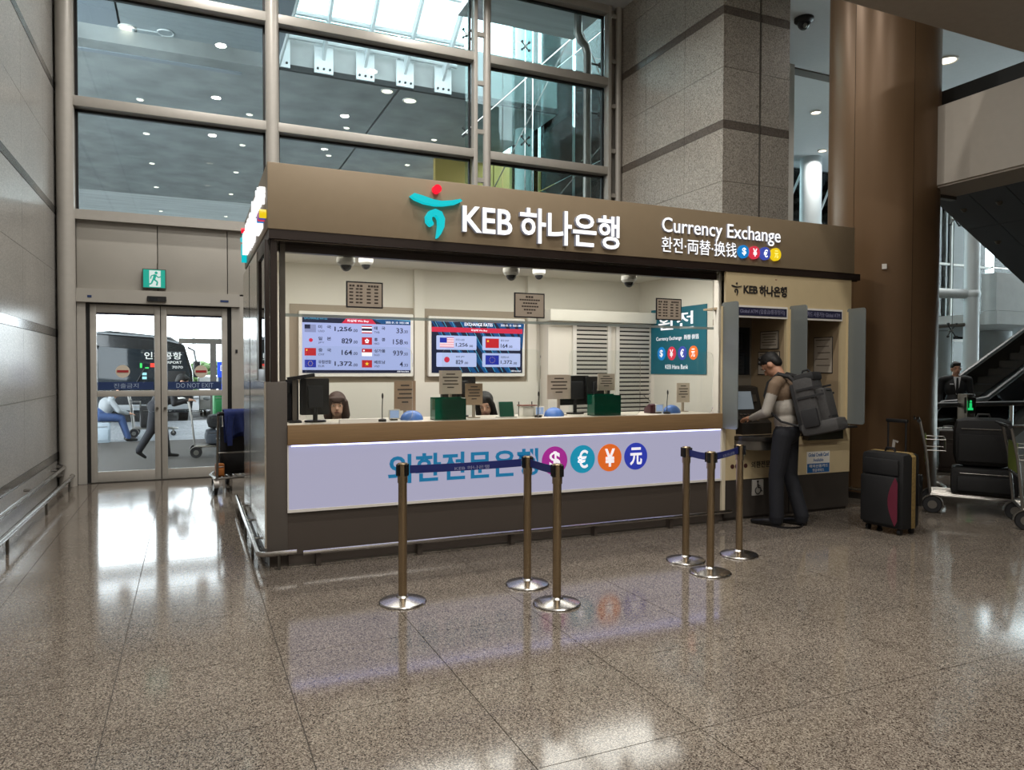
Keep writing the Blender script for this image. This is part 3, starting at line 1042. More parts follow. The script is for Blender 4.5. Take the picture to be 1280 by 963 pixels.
q.finish(tv1, 'scr_pale', NM)
tv2 = screen_thing('exchange rate screen with four white cards and diagonal blue lines, right of two', 2.60, 3.775, 1.51, 2.145)
q = Scr(2.60, 3.775, 1.51, 2.145)
for i in range(9):
    a = -.1 + i * .13
    q.poly('scr_blue', [(a, 0), (a + .05, 0), (a + .46, 1), (a + .41, 1)] if a > -.0 and a + .46 < 1 else [(max(a, 0), 0), (a + .08, 0), (min(a + .3, 1), .55), (min(a + .25, 1), .55)], 1)
for i in range(8):
    a = .02 + i * .09
    if a + .33 < 1:
        q.poly('scr_line', [(a, 0), (a + .006, 0), (a + .31, .98), (a + .304, .98)], 2)
q.rect('scr_red', 0, 1, .145, .235, 4)
q.txt('scr_white', 'EXCHANGE RATES', .35, .66, .05, .11, 5, 0.02)
q.txt('scr_white', '2020. 01. 10  10:51 AM', .75, .98, .06, .10, 5, 0.01)
q.txt('scr_white', '파실때 We Buy', .42, .60, .17, .215, 7)
for (s0, t0, k, n1, v1) in ((.05, .30, 'us', '미국 USD', '1,256'), (.545, .30, 'cn', '중국 CNY', '164'), (.05, .62, 'jp', '일본 JPY', '829'), (.545, .62, 'eu', '유럽연합 EUR', '1,372')):
    P_ = rrect(q.X(s0), q.X(s0 + .43), q.Z(t0 + .265), q.Z(t0), 0.012)
    q.mb('scr_card').prism(P_, 'y', SY - 0.0006 * 4, SY + 0.002)
    w, h = .15, .18
    R0 = q.rect
    q.rect = lambda m, a, b, c, d, lev=1: R0(m, a, b, c, d, lev + 4)
    D0 = q.disc
    q.disc = lambda m, s, t, r, lev=3: D0(m, s, t, r, lev + 4)
    S0 = q.star
    q.star = lambda m, s, t, r, lev=4: S0(m, s, t, r, lev + 4)
    q.flag(k, s0 + .035, s0 + .035 + w, t0 + .04, t0 + .04 + h)
    q.rect, q.disc, q.star = R0, D0, S0
    q.txt('scr_text', n1, s0 + .205, s0 + .30, t0 + .055, t0 + .095, 6, 0.005)
    q.txt('scr_text', v1, s0 + .205, s0 + .205 + .026 * len(v1), t0 + .135, t0 + .215, 6, 0.015)
    q.txt('scr_text', '.00', s0 + .215 + .026 * len(v1), s0 + .26 + .026 * len(v1), t0 + .17, t0 + .212, 6, 0.01)
q.txt('scr_white', 'KEB Hana Bank', .87, .985, .945, .975, 4, 0.01)
q.finish(tv2, 'scr_navy', NM)

# ---- plaques hung on the glass
mat('plaque_face', 'c2b4a4', 0.5)
mat('plaque_text', '4a3f38', 0.6)
mat('plaque_edge', '26242a', 0.5)
def plaque(label, x0, x1, z0, z1, y, lines, gold=False, rot=0.0):
    t = T('notice_plaque', label, 'notice', ((x0 + x1) / 2, y, z0))
    bx('plaque_rim', 'plaque_edge', x0, x1, y - 0.004, y + 0.004, z0, z1, t)
    f = bx('plaque_face', 'plaque_face', x0 + 0.012, x1 - 0.012, y - 0.007, y - 0.003, z0 + 0.012, z1 - 0.012, t)
    b = MB()
    n = len(lines)
    H_ = (z1 - z0 - 0.05) / n
    for i, (segs) in enumerate(lines):
        z = z1 - 0.028 - i * H_
        for a, c in segs:
            xx = x0 + 0.02
            W = x1 - x0 - 0.04
            k = max(1, int((c - a) * W / 0.022))
            for j in range(k):
                u0 = xx + a * W + (c - a) * W * j / k
                u1 = xx + a * W + (c - a) * W * (j + 0.8) / k
                b.box(u0, u1, y - 0.0085, y - 0.0065, z - H_ * (0.45 if i else 0.6), z)
    tag(b.build('plaque_print', 'plaque_text', f, smooth=False), kind='stuff')
    return t
tbl = [[(0.02, .2), (.25, .45), (.6, .95)]] + [[(0.02, .17), (.22, .45), (.56, .72), (.8, .95)]] * 5
note = [[(.35, .65)], [(.12, .9)], [(.25, .8)], [(.2, .85)], [(.28, .74)], [(.4, .6)]]
plaque('framed rate table plaque hung on the glass above the first screen', 1.19, 1.50, 2.065, 2.285, 6.085, tbl)
plaque('framed notice plaque hung on the glass above the second screen', 2.72, 3.03, 2.03, 2.26, 6.085, note)
plaque('framed rate table plaque hung on the glass before the teal poster', 4.28, 4.59, 2.055, 2.275, 6.085, tbl)

# ---- louvred cabinet and teal poster
cab = T('louvre_cabinet', 'tall cream cabinet with two white louvred doors at the back of the kiosk', 'cabinet', (4.78, 8.1, 0))
bx('carcass', 'cream_wall', 4.05, 5.54, 8.02, 8.26, 0, 2.15, cab)
bx('cornice', 'cream_wall', 4.0, 5.545, 7.86, 8.26, 2.15, 2.29, cab, bevel=0.01)
mat('louvre_white', 'd6d3cc', 0.5)
mat('louvre_shade', '24221f', 0.8)  # dark colour stands in for the shade between the slats
for x0, x1 in ((4.43, 4.885), (5.06, 5.535)):
    d = MB().box(x0 - 0.05, x0, 7.985, 8.02, 0.5, 2.14).box(x1, min(x1 + 0.05, 5.545), 7.985, 8.02, 0.5, 2.14).build('louvre_door', 'louvre_white', cab)
    bx('shadow_board', 'louvre_shade', x0, x1, 8.012, 8.02, 0.5, 2.13, d)
    z = 0.55
    while z < 2.11:
        MB().obox(((x0 + x1) / 2, 7.995, z), (x1 - x0, 0.006, 0.036), Rx(math.radians(24))).build('slat', 'louvre_white', d)
        z += 0.0545
mat('poster_teal', '0f6478', 0.5)
pst = T('wall_poster', 'teal currency exchange poster with four coloured discs on the right inner wall', 'poster', (5.54, 7.42, 1.5))
bx('sheet', 'poster_teal', 5.538, 5.548, 6.86, 7.98, 1.5, 2.33, pst)
letters('환전', -7.82, -7.1, 2.06, 2.27, 5.538, 'print_white', pst, 0.002, 0.01, 'left')
text('Currency Exchange  両替·换钱', -7.86, -7.0, 1.915, 1.985, 5.538, 'print_white', 'lettering', pst, 0.001, 0.0, 'left')
for k, (ch, m) in enumerate((('$', 'blue_glow'), ('¥', 'rose_glow'), ('€', 'violet_glow'), ('元', 'print_orange'))):
    yy = 7.74 - 0.215 * k
    MB().cyl((5.532, yy, 1.76), (5.538, yy, 1.76), 0.085, n=24).build('currency_disc', m, pst)
    text(ch, -yy - 0.035, -yy + 0.035, 1.71, 1.81, 5.531, 'print_white', 'symbol', pst, 0.001, 0.02, 'left')
text('KEB Hana Bank', -7.66, -7.2, 1.565, 1.62, 5.538, 'print_white', 'lettering', pst, 0.001, 0.0, 'left')

# ---- things on the counter
CT = 1.102
mat('blue_dev', '4d74b8', 0.35)
mat('burgundy', '3c1620', 0.4)
mat('card', 'a98f75', 0.7)
mat('leaf_green', '0f5a44', 0.5)
emit('small_lcd', 'aec4e8', 0.5)
mat('paper', 'd9d6cf', 0.7)
def monitor(label, x, y, w, h, zc, rz, m='black', arm=False):
    t = T('computer_monitor', label, 'monitor', (x, y, CT), rz)
    MB().rbox(-w / 2, w / 2, zc - h / 2, zc + h / 2, -0.02, 0.02, 0.012).build('casing', m, t, local=True)
    MB().box(-w * .25, w * .25, -0.055, -0.02, zc - h * .3, zc + h * .3).build('rear_cover', 'black_soft', t, local=True, bevel=0.008)
    MB().cyl((0, -0.03, 0.012), (0, -0.03, zc), 0.02, n=10).build('stand_neck', 'black', t, local=True)
    MB().cyl((0, -0.03, 0), (0, -0.03, 0.014), 0.09, n=20).build('stand_foot', 'black', t, local=True)
    return t
monitor('large black monitor at the left end of the counter hiding half the first teller', 0.97, 6.34, 0.24, 0.31, 0.215, 0.05)
t = T('document_camera', 'slim black document camera on a grey pole at the left counter end', 'scanner', (0.80, 6.3, CT))
MB().box(-0.05, 0.05, -0.07, 0.07, 0, 0.018).build('foot', 'black', t, local=True)
MB().box(-0.018, 0.018, -0.02, 0.02, 0.018, 0.36).build('pole', 'alu_dark', t, local=True)
MB().bar((-0.06, -0.02, 0.365), (0.16, -0.02, 0.40), 0.05, 0.03).build('arm', 'black', t, local=True)
t = T('payment_terminal', 'tall black payment terminal beside the document camera', 'terminal', (0.79, 6.42, CT))
MB().box(-0.055, 0.055, -0.04, 0.04, 0, 0.36).build('body', 'black_soft', t, local=True, bevel=0.01)
MB().box(-0.04, 0.04, -0.043, -0.039, 0.24, 0.33).build('screen', mat('screen_off', '1c2228', 0.1), t, local=True)
tag(MB().rbox(1.12, 1.44, CT, CT + 0.035, 6.0, 6.05, 0.01).build('coin_tray', 'paper'), 'flat pale tray on the counter before the first teller', 'tray')
def blue_device(label, x, y):
    t = T('signature_pad', label, 'terminal', (x, y, CT))
    MB().ell((0, 0, 0), (0.105, 0.075, 0.085), 18, 8, zlo=0.0, zhi=1).build('body', 'blue_dev', t, local=True)
    MB().rbox(-0.21, -0.11, 0.012, 0.098, -0.012, 0.0, 0.008).build('display_frame', 'paper', t, local=True)
    MB().box(-0.2, -0.12, -0.014, -0.011, 0.022, 0.088).build('display', 'small_lcd', t, local=True)
    MB().box(-0.19, -0.13, -0.01, 0.04, 0, 0.014).build('display_foot', 'black', t, local=True)
    return t
blue_device('rounded blue signature pad nearest the first teller', 1.80, 6.25)
blue_device('rounded blue signature pad in front of the brown notice board', 3.22, 6.25)
blue_device('rounded blue signature pad at the right counter end', 4.60, 6.25)
def mic(label, x, y, h=0.2):
    t = T('desk_microphone', label, 'microphone', (x, y, CT))
    MB().lathe([(0, 0), (0.035, 0), (0.035, 0.018), (0.01, 0.026), (0, 0.026)], n=14).build('foot', 'black', t, local=True)
    MB().tube([(0, 0, 0.02), (0, 0, h * .6), (0.0, -0.01, h)], 0.004, 6).build('stem', 'black', t, local=True)
    MB().ell((0, -0.01, h + 0.02), (0.009, 0.009, 0.026), 8, 6).build('head', 'black', t, local=True)
mic('black gooseneck microphone left of the brown board by the first teller', 1.51, 6.15)
mic('black gooseneck microphone at the centre of the counter by the small stands', 3.0, 6.15)
mic('black gooseneck microphone at the right counter end', 4.47, 6.15)
def stand_board(label, x, y, w, h, z0, m, rim=None):
    t = T('counter_notice', label, 'notice', (x, y, CT))
    MB().box(-w / 2, w / 2, -0.004, 0.004, z0, z0 + h).build('board', m, t, local=True)
    MB().box(-0.012, 0.012, -0.003, 0.02, 0, z0 + 0.02).build('support', 'taupe', t, local=True)
    MB().box(-w * .3, w * .3, -0.03, 0.05, 0, 0.008).build('foot', 'taupe', t, local=True)
    b = MB()
    for i, (a, c) in enumerate(((.3, .7), (.15, .85), (.22, .8), (.15, .85), (.35, .65))):
        b.box(-w / 2 + a * w, -w / 2 + c * w, -0.0055, -0.0035, z0 + h * (.82 - .14 * i), z0 + h * (.87 - .14 * i))
    tag(b.build('print', 'plaque_text', t, local=True, smooth=False), kind='stuff')
    return t
stand_board('brown notice board on a stand between the two tellers', 1.785, 6.42, 0.2, 0.27, 0.075, 'card')
stand_board('beige notice board over the green tray, in front of the second teller', 2.215, 6.40, 0.22, 0.22, 0.22, 'plaque_face')
stand_board('brown notice board hiding the second teller\'s shoulder', 2.41, 6.30, 0.17, 0.2, 0.12, 'card')
stand_board('wide brown notice board before the black monitors', 3.33, 6.36, 0.26, 0.24, 0.16, 'plaque_face')
stand_board('beige notice board above the right green tray', 3.86, 6.34, 0.2, 0.17, 0.24, 'plaque_face')
stand_board('taupe notice board on a stand at the right counter end below the teal poster', 4.86, 6.4, 0.17, 0.21, 0.1, 'plaque_face')
def green_tray(label, x, y, w, h):
    t = T('acrylic_box', label, 'box', (x, y, CT))
    MB().box(-w / 2, w / 2, -0.07, -0.064, 0, h).box(-w / 2, w / 2, 0.064, 0.07, 0, h * 1.05).box(-w / 2, -w / 2 + .006, -.064, .064, 0, h) \
        .box(w / 2 - .006, w / 2, -.064, .064, 0, h).box(-w / 2, w / 2, -.064, .064, 0, .006).build('walls', 'green_acrylic', t, local=True)
    MB().box(-w * .4, w * .4, -0.05, 0.05, 0.007, h * .45).build('forms', 'leaf_green', t, local=True)
    return t
green_tray('low green acrylic box left of the second teller', 2.11, 6.16, 0.29, 0.19)
green_tray('green acrylic box in front of the right-hand monitors', 3.74, 6.18, 0.30, 0.2)
t = T('desk_card', 'small leaning green card with white edge right of the second teller', 'card', (2.705, 6.22, CT))
MB().obox((0, 0, 0.075), (0.14, 0.008, 0.15), Rx(-0.25)).build('sheet', 'leaf_green', t, local=True)
MB().obox((0, 0.006, 0.072), (0.16, 0.004, 0.155), Rx(-0.25)).build('backing', 'paper', t, local=True)
MB().box(-0.09, 0.09, -0.04, 0.05, 0, 0.01).build('foot', 'paper', t, local=True)
t = T('pen_stand', 'small wire stand with papers on the counter centre', 'stand', (2.965, 6.32, CT))
MB().box(-0.07, 0.07, -0.05, 0.05, 0, 0.09).build('tray', 'paper', t, local=True, bevel=0.006)
MB().box(-0.08, 0.08, -0.06, 0.06, 0.1, 0.112).build('shelf', mat('rust', '7d5348', 0.6), t, local=True)
for a in (-.07, .07):
    MB().cyl((a, 0.04, 0), (a, 0.04, 0.14), 0.005, n=6).build('leg', 'black', t, local=True)
monitor('black monitor behind the wide brown notice board', 3.58, 6.52, 0.36, 0.3, 0.24, 0.12)
monitor('black monitor behind the right green box', 3.83, 6.46, 0.26, 0.27, 0.245, -0.15)
monitor('monitor seen from behind above the left green box', 2.34, 6.54, 0.34, 0.2, 0.28, 0.0)
t = T('card_reader', 'dark red card reader at the right counter end', 'terminal', (4.375, 6.3, CT))
MB().prism([(-0.06, 0), (0.06, 0), (0.06, 0.05), (-0.03, 0.1), (-0.06, 0.09)], 'x', -0.045, 0.045).build('body', 'burgundy', t, local=True, bevel=0.006)
MB().tube([(0, .05, .05), (0.05, .08, .12), (-.02, .1, .18), (.06, .1, .2)], 0.004, 6).build('cable', 'black', t, local=True)
# ================================================================== CASH MACHINE BOOTH
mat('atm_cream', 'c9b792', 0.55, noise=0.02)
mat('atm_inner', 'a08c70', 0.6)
mat('atm_navy', '23233f', 0.4)
mat('atm_base', '3b3632', 0.5)
mat('print_brown', '4a2520', 0.6)
mat('sticker_blue', '1f5f9c', 0.5)
AY = 6.41
atm = T('cash_machine_booth', 'cream cash machine booth with two alcoves at the right end of the kiosk', 'booth', (5.87, 6.2, 0))
MB().box(4.99, 5.13, KF, KF + .03, .42, 2.22).box(5.80, 5.97, KF, KF + .03, .42, 2.22).box(6.60, 6.75, KF, KF + .03, .42, 2.22) \
    .box(4.99, 6.75, KF, KF + .03, 2.22, 2.556).box(5.13, 5.80, KF, KF + .03, .42, .86).box(5.97, 6.60, KF, KF + .03, .42, .84) \
    .build('front_panel', 'atm_cream', atm)
bx('side_cladding', 'atm_cream', 6.72, 6.75, KF + .03, 8.3, .42, 2.556, atm)
bx('base_panel', 'atm_base', 4.99, 6.75, KF + .008, KF + .04, 0.03, .42, atm)
bx('base_side', 'atm_base', 6.715, 6.745, KF + .04, 8.3, 0.0, .42, atm)
bx('base_plinth', 'atm_base', 5.0, 6.73, KF + .03, KF + .06, 0.0, .05, atm)
bx('panel_gap', 'gasket', 5.862, 5.868, KF - .001, KF + .01, .03, .84, atm)
for x0, x1, z0 in ((5.13, 5.80, .86), (5.97, 6.60, .84)):
    xl = x0 + .26
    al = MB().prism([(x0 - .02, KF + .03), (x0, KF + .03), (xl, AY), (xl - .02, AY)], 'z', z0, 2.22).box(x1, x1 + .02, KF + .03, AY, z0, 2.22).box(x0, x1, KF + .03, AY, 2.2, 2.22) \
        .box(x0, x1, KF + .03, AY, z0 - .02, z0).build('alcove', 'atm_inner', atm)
    bx('machine_front', mat('machine_grey', '6e675c', 0.4), xl, x1, AY - .01, AY + .05, z0, 2.2, al)
    bx('dark_display', 'screen_off', x1 - .30, x1 - .03, AY - .016, AY - .01, 1.5, 2.03, al)
    bx('header_board', 'white', x0 - .005, x1 + .005, KF - .012, KF + .03, 2.095, 2.22, al)
    hd = bx('header_sign', 'atm_navy', x0 + .01, x1 - .01, KF - .016, KF - .01, 2.115, 2.2, al)
    text('Global ATM (입출금/통장정리)' if x0 < 5.5 else '해외카드 사용가능 Global ATM', x0 + .03, x1 - .04, 2.13, 2.185, KF - .0165, mat('header_print', '8d8da8', 0.5), 'lettering', atm, 0.001)
    # tilted console with screen, keypad and card slot
    cons = MB().prism([(AY - .02, z0), (AY - .34, z0), (AY - .34, z0 + .12), (AY - .20, z0 + .22), (AY - .12, z0 + .5), (AY - .02, z0 + .52)], 'x', xl + .0, x1 - .01) \
        .build('console', mat('console_dark', '2c2926', 0.35), al)
    n = Vector((0, -.28, .08)).normalized()
    rot = Rx(-math.atan2(.08, .28))
    sc = MB().obox((x0 + .42, AY - .168, z0 + .36), (.24, .012, .2), rot).build('touch_screen', mat('atm_screen', '8d97a0', 0.2, emit='7f8c96', es=0.25), al)
    kp = MB()
    for i in range(4):
        for j in range(3):
            kp.obox((x0 + .34 + .05 * i, AY - .305 + .04 * j, z0 + .15 + .0286 * j), (.036, .028, .012), Rx(math.atan2(.1, .14)))
    kp.build('keypad', 'steel', al)
    MB().obox((x1 - .1, AY - .165, z0 + .38), (.05, .03, .08), rot).build('card_slot', 'steel_dark', al)
mat('notice_paper', 'b8ad9e', 0.7)
def side_notice(label, x, y0, y1, z0, z1):
    t = T('wall_notice', label, 'notice', (x, (y0 + y1) / 2, z0))
    bx('frame', 'plaque_edge', x - .006, x - .001, y0, y1, z0, z1, t)
    f = bx('paper', 'notice_paper', x - .008, x - .005, y0 + .008, y1 - .008, z0 + .008, z1 - .008, t)
    b = MB()
    k = 5
    for i in range(k):
        z = z1 - .03 - i * (z1 - z0 - .05) / k
        b.box(x - .0095, x - .0075, y0 + .03 + .02 * (i % 2), y1 - .03 - .015 * (i % 3), z - .007, z)
    tag(b.build('print', 'plaque_text', f, smooth=False), kind='stuff')
side_notice('upper framed notice inside the left cash machine alcove', 5.8, 5.985, 6.26, 1.78, 1.98)
side_notice('lower framed notice inside the left cash machine alcove, behind the man\'s head', 5.8, 5.965, 6.29, 1.5, 1.755)
side_notice('pale notice on the side wall of the right cash machine alcove', 6.6, 5.99, 6.26, 1.52, 1.93)
for x, lab in ((4.94, 'leftmost, next to the teller window'), (5.845, 'middle one between the two alcoves'), (6.69, 'rightmost, beside the brown column')):
    t = T('privacy_screen', 'upright frosted glass privacy screen on the cash machine booth, ' + lab, 'screen', (x, 5.76, .96))
    MB().prism(rrect(5.645, 5.885, .96, 2.235, .03), 'x', x, x + .012).build('frosted_pane', 'frosted_pane', t)
    MB().box(x - .008, x + .02, 5.862, 5.885, 1.0, 2.2).build('clamp_rail', 'atm_cream', t)
# ledges
lg = MB()
pts = [(5.14 + .33 + .36 * math.cos(a), 5.88 + .28 * math.sin(a)) for a in [math.pi + math.pi * i / 16 for i in range(17)]]
lg.prism(pts, 'z', .83, .875).build('console_ledge', mat('ledge_dark', '2a2725', 0.25), atm, bevel=.006)
MB().prism([(p[0], p[1] + .03) for p in pts], 'z', .74, .83).build('ledge_apron', 'steel_dark', atm)
bx('writing_ledge', 'ledge_dark', 5.99, 6.66, 5.70, 5.9, .925, .95, atm, bevel=.006)
bx('ledge_apron', 'ledge_dark', 6.05, 6.56, 5.80, 5.9, .80, .925, atm)
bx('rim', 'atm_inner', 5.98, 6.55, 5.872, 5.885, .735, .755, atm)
# small lettering and stickers
el = T('booth_nameplate', 'small dark bank name with emblem on the cream booth head', 'sign', (5.42, KF, 2.32))
emblem(el, 5.055, 2.325, .30, KF, .006, 'print_dark', 'print_dark')
letters('KEB', 5.215, 5.40, 2.345, 2.425, KF, 'print_dark', el, .006, .03)
letters('하나은행', 5.425, 5.80, 2.325, 2.435, KF, 'print_dark', el, .006, .03)
for k in range(4):
    MB().disc((5.09 + .058 * k, KF - .004, .56), .024, 'y', 16, .004).build('currency_dot', 'print_brown', atm)
letters('외환전문은행', 5.34, 5.72, .53, .60, KF, 'print_dark', atm, .003, .01)
wc = bx('wheelchair_sign', mat('plate_pale', 'b0aca6', 0.5), 5.355, 5.505, 5.876, 5.889, .24, .405, atm, bevel=.004)
wb_ = MB()
wb_.disc((5.425, 5.872, .385), .012, 'y', 12, .004)
P_ = [(5.425, .368), (5.428, .325), (5.458, .323), (5.472, .285), (5.485, .287)]
for a, b in zip(P_[:-1], P_[1:]):
    wb_.bar((a[0], 5.874, a[1]), (b[0], 5.874, b[1]), .008, .010)
wb_.bar((5.427, 5.874, .346), (5.455, 5.874, .343), .008, .008)
wb_.tube([(5.428 + .036 * math.cos(a), 5.874, .293 + .036 * math.sin(a)) for a in [2.1 + .35 * i for i in range(13)]], .005, 6)
wb_.build('wheelchair_pictogram', 'print_dark', wc)
st = bx('card_sticker', 'white', 6.11, 6.445, 5.876, 5.8795, .43, .665, atm)
bx('blue_field', 'sticker_blue', 6.115, 6.44, 5.8745, 5.876, .435, .535, st)
text('Global Credit Card', 6.13, 6.425, .61, .65, 5.8755, 'sticker_blue', 'lettering', st, .001, .02)
text('Available', 6.2, 6.35, .555, .59, 5.8755, 'sticker_blue', 'lettering', st, .001, .01)
text('해외신용카드', 6.14, 6.42, .49, .525, 5.874, 'white', 'lettering', st, .001, .01)
text('현금서비스', 6.19, 6.36, .445, .48, 5.874, 'white', 'lettering', st, .001, .01)

# ================================================================== BROWN COLUMN
mat('column_brown', '735a41', 0.33, 0.25, noise=0.08, nscale=2.0, stretch=(1.5, 1.5, 0.25))
colm = T('round_column', None, None, (7.98, 6.5, 0))
struct(colm)
for k in range(6):
    a0 = math.radians(190 + 60 * k)
    MB().lathe([(.625, 0.02), (.63, 0.03), (.63, 5.0), (.63, 9.0)], n=12, a0=a0 + .004, a1=a0 + math.radians(60) - .004).build('cladding_sheet', 'column_brown', colm, local=True)
MB().lathe([(.61, 0), (.61, 9.0)], n=48).build('core', 'gasket', colm, local=True)
MB().lathe([(.64, 0), (.64, .07), (.63, .075)], n=48).build('base_ring', 'steel_dark', colm, local=True)
MB().tube([(.72 * math.cos(a), .72 * math.sin(a), .13) for a in [2 * math.pi * i / 40 for i in range(40)]], .02, 8, True).build('bumper_rail', 'steel', colm, local=True)
for k in range(8):
    a = math.pi / 4 * k + .2
    MB().cyl((.6 * math.cos(a), .6 * math.sin(a), .13), (.72 * math.cos(a), .72 * math.sin(a), .13), .012, n=8).build('rail_bracket', 'steel_dark', colm, local=True)
MB().obox((-.47, -.42, 2.78), (.05, .05, .06), Rz(.73)).build('wall_sensor', 'white', colm, local=True)

# ================================================================== LEFT WALL RAILS
for x, z, lab in ((-1.40, .15, 'lower'), (-1.5, .27, 'upper')):
    t = T('bumper_rail', lab + ' steel bumper rail along the grey stone wall on the left', 'rail', (x, 5, z))
    MB().tube([(x, -4, z), (x, 10.95, z), (x - .03, 11.03, z), (WX, 11.05, z)], .024, 10).build('tube', 'steel', t)
    for y in (1.2, 3.2, 5.2, 7.2, 9.0, 10.6):
        if lab == 'lower':
            MB().cyl((x, y, 0), (x, y, z), .013, n=8).build('post', 'steel_dark', t)
        else:
            MB().cyl((WX, y, z), (x, y, z), .013, n=8).build('bracket', 'steel_dark', t)

# ================================================================== EXIT SIGN, SENSORS
mat('exit_green', '0f7a6c', 0.4, emit='18b8a2', es=0.42)
mat('exit_white', '909896', 0.4, emit='dff2ec', es=0.55)
ex = T('exit_sign', 'green running man exit sign hung above the glass doors', 'sign', (-.44, WY - .12, 2.66))
bx('case', 'alu_dark', -.585, -.295, WY - .13, WY - .06, 2.655, 2.92, ex)
fg = bx('green_face', 'exit_green', -.575, -.305, WY - .136, WY - .13, 2.665, 2.91, ex)
rm = MB()
bx('door_shape', 'exit_white', -.50, -.36, WY - .138, WY - .136, 2.675, 2.90, ex)
yy = WY - .1395
rm.disc((-.415, yy, 2.868), .019, 'y', 14, .002)
for P_, w in (([(-.425, 2.845), (-.445, 2.775)], .034), ([(-.445, 2.78), (-.40, 2.745), (-.41, 2.695)], .02), ([(-.45, 2.78), (-.475, 2.72), (-.515, 2.705)], .02),
              ([(-.43, 2.84), (-.385, 2.805), (-.36, 2.82)], .014), ([(-.435, 2.84), (-.475, 2.825), (-.485, 2.785)], .014)):
    for a, b in zip(P_[:-1], P_[1:]):
        rm.bar((a[0], yy, a[1]), (b[0], yy, b[1]), .004, w) if abs(a[0] - b[0]) < 1e-9 else rm.prism([
            (a[0] - (b[1] - a[1]) / math.dist(a, b) * w / 2, a[1] + (b[0] - a[0]) / math.dist(a, b) * w / 2),
            (b[0] - (b[1] - a[1]) / math.dist(a, b) * w / 2, b[1] + (b[0] - a[0]) / math.dist(a, b) * w / 2),
            (b[0] + (b[1] - a[1]) / math.dist(a, b) * w / 2, b[1] - (b[0] - a[0]) / math.dist(a, b) * w / 2),
            (a[0] + (b[1] - a[1]) / math.dist(a, b) * w / 2, a[1] - (b[0] - a[0]) / math.dist(a, b) * w / 2)], 'y', yy, yy + .002)
rm.build('running_figure', 'exit_green', ex, smooth=False)
MB().cyl((-.40, WY - .1, 2.92), (-.40, WY - .1, 3.0), .008, n=6).build('hanger', 'alu_dark', ex)
t = T('door_sensor', 'black motion sensor on the header over the glass doors', 'sensor', (-.41, WY - .16, 2.47))
MB().rbox(-.53, -.29, 2.475, 2.545, WY - .165, WY - .13, .012).build('housing', 'black', t)
MB().box(-.50, -.40, WY - .168, WY - .164, 2.49, 2.53).build('lens', 'screen_off', t)
for x, lab in ((-1.24, 'left'), (.40, 'right')):
    tag(bx('header_label', 'notice_navy', x, x + (.05 if x < 0 else .11), WY - .134, WY - .13, 2.50, 2.53), 'small dark label at the ' + lab + ' end of the door header', 'label')
# black dome camera at the ceiling by the pier
t = T('security_camera', 'black dome camera under the pale ceiling right of the granite pier', 'camera', (10.24, 10.03, CZ))
MB().lathe([(0, 0), (.17, 0), (.17, -.05), (.12, -.09), (0, -.09)], n=20).build('housing', 'black', t, local=True)
MB().ell((0, 0, -.08), (.115, .115, .13), 16, 8, zlo=-1, zhi=0).build('dome', 'cam_dome', t, local=True)
MB().ell((-.03, -.05, -.14), (.05, .05, .06), 10, 6).build('lens', 'steel_dark', t, local=True)

# ================================================================== STANCHIONS AND BELTS
mat('belt_blue', '18256e', 0.6)
mat('belt_print', '8d92b8', 0.6)
def stanchion(x, y, label):
    t = T('queue_post', label, 'post', (x, y, 0), group='queue posts before the counter')
    return t
def stanchion_parts(t):
    MB().lathe([(0, 0), (.155, 0), (.158, .006), (.152, .014), (.10, .028), (.045, .038), (.034, .05), (0, .05)], n=36).build('base', 'steel', t, local=True)
    MB().lathe([(.029, .045), (.029, .84), (0, .84)], n=20).build('tube', 'warm_lit_steel', t, local=True)
    h = MB().lathe([(0, .80), (.034, .80), (.034, .925), (.03, .93), (0, .93)], n=20).build('head', 'warm_lit_steel', t, local=True)
    for k in range(4):
        a = k * math.pi / 2 + .43
        MB().obox((.036 * math.cos(a), .036 * math.sin(a), .885), (.02, .024, .075), Rz(a)).build('belt_clip', 'black', h, local=True)
SP = [(1.285, 4.68, 'leftmost steel queue post with a blue belt to its right'), (2.215, 4.71, 'farther of the two queue posts before the magenta dollar disc'),
      (2.21, 4.24, 'nearer of the two queue posts before the magenta dollar disc'), (3.675, 4.79, 'farther left queue post of the trio before the cash machines'),
      (3.63, 4.43, 'nearest queue post of the trio before the cash machines'), (4.20, 4.76, 'rightmost queue post beside the man with the backpack')]
first = None
for x, y, lab in SP:
    if first is None:
        first = stanchion(x, y, lab)
        stanchion_parts(first)
    else:
        c = copy_tree(first)
        c.location = (x, y, 0)
        c['label'] = lab
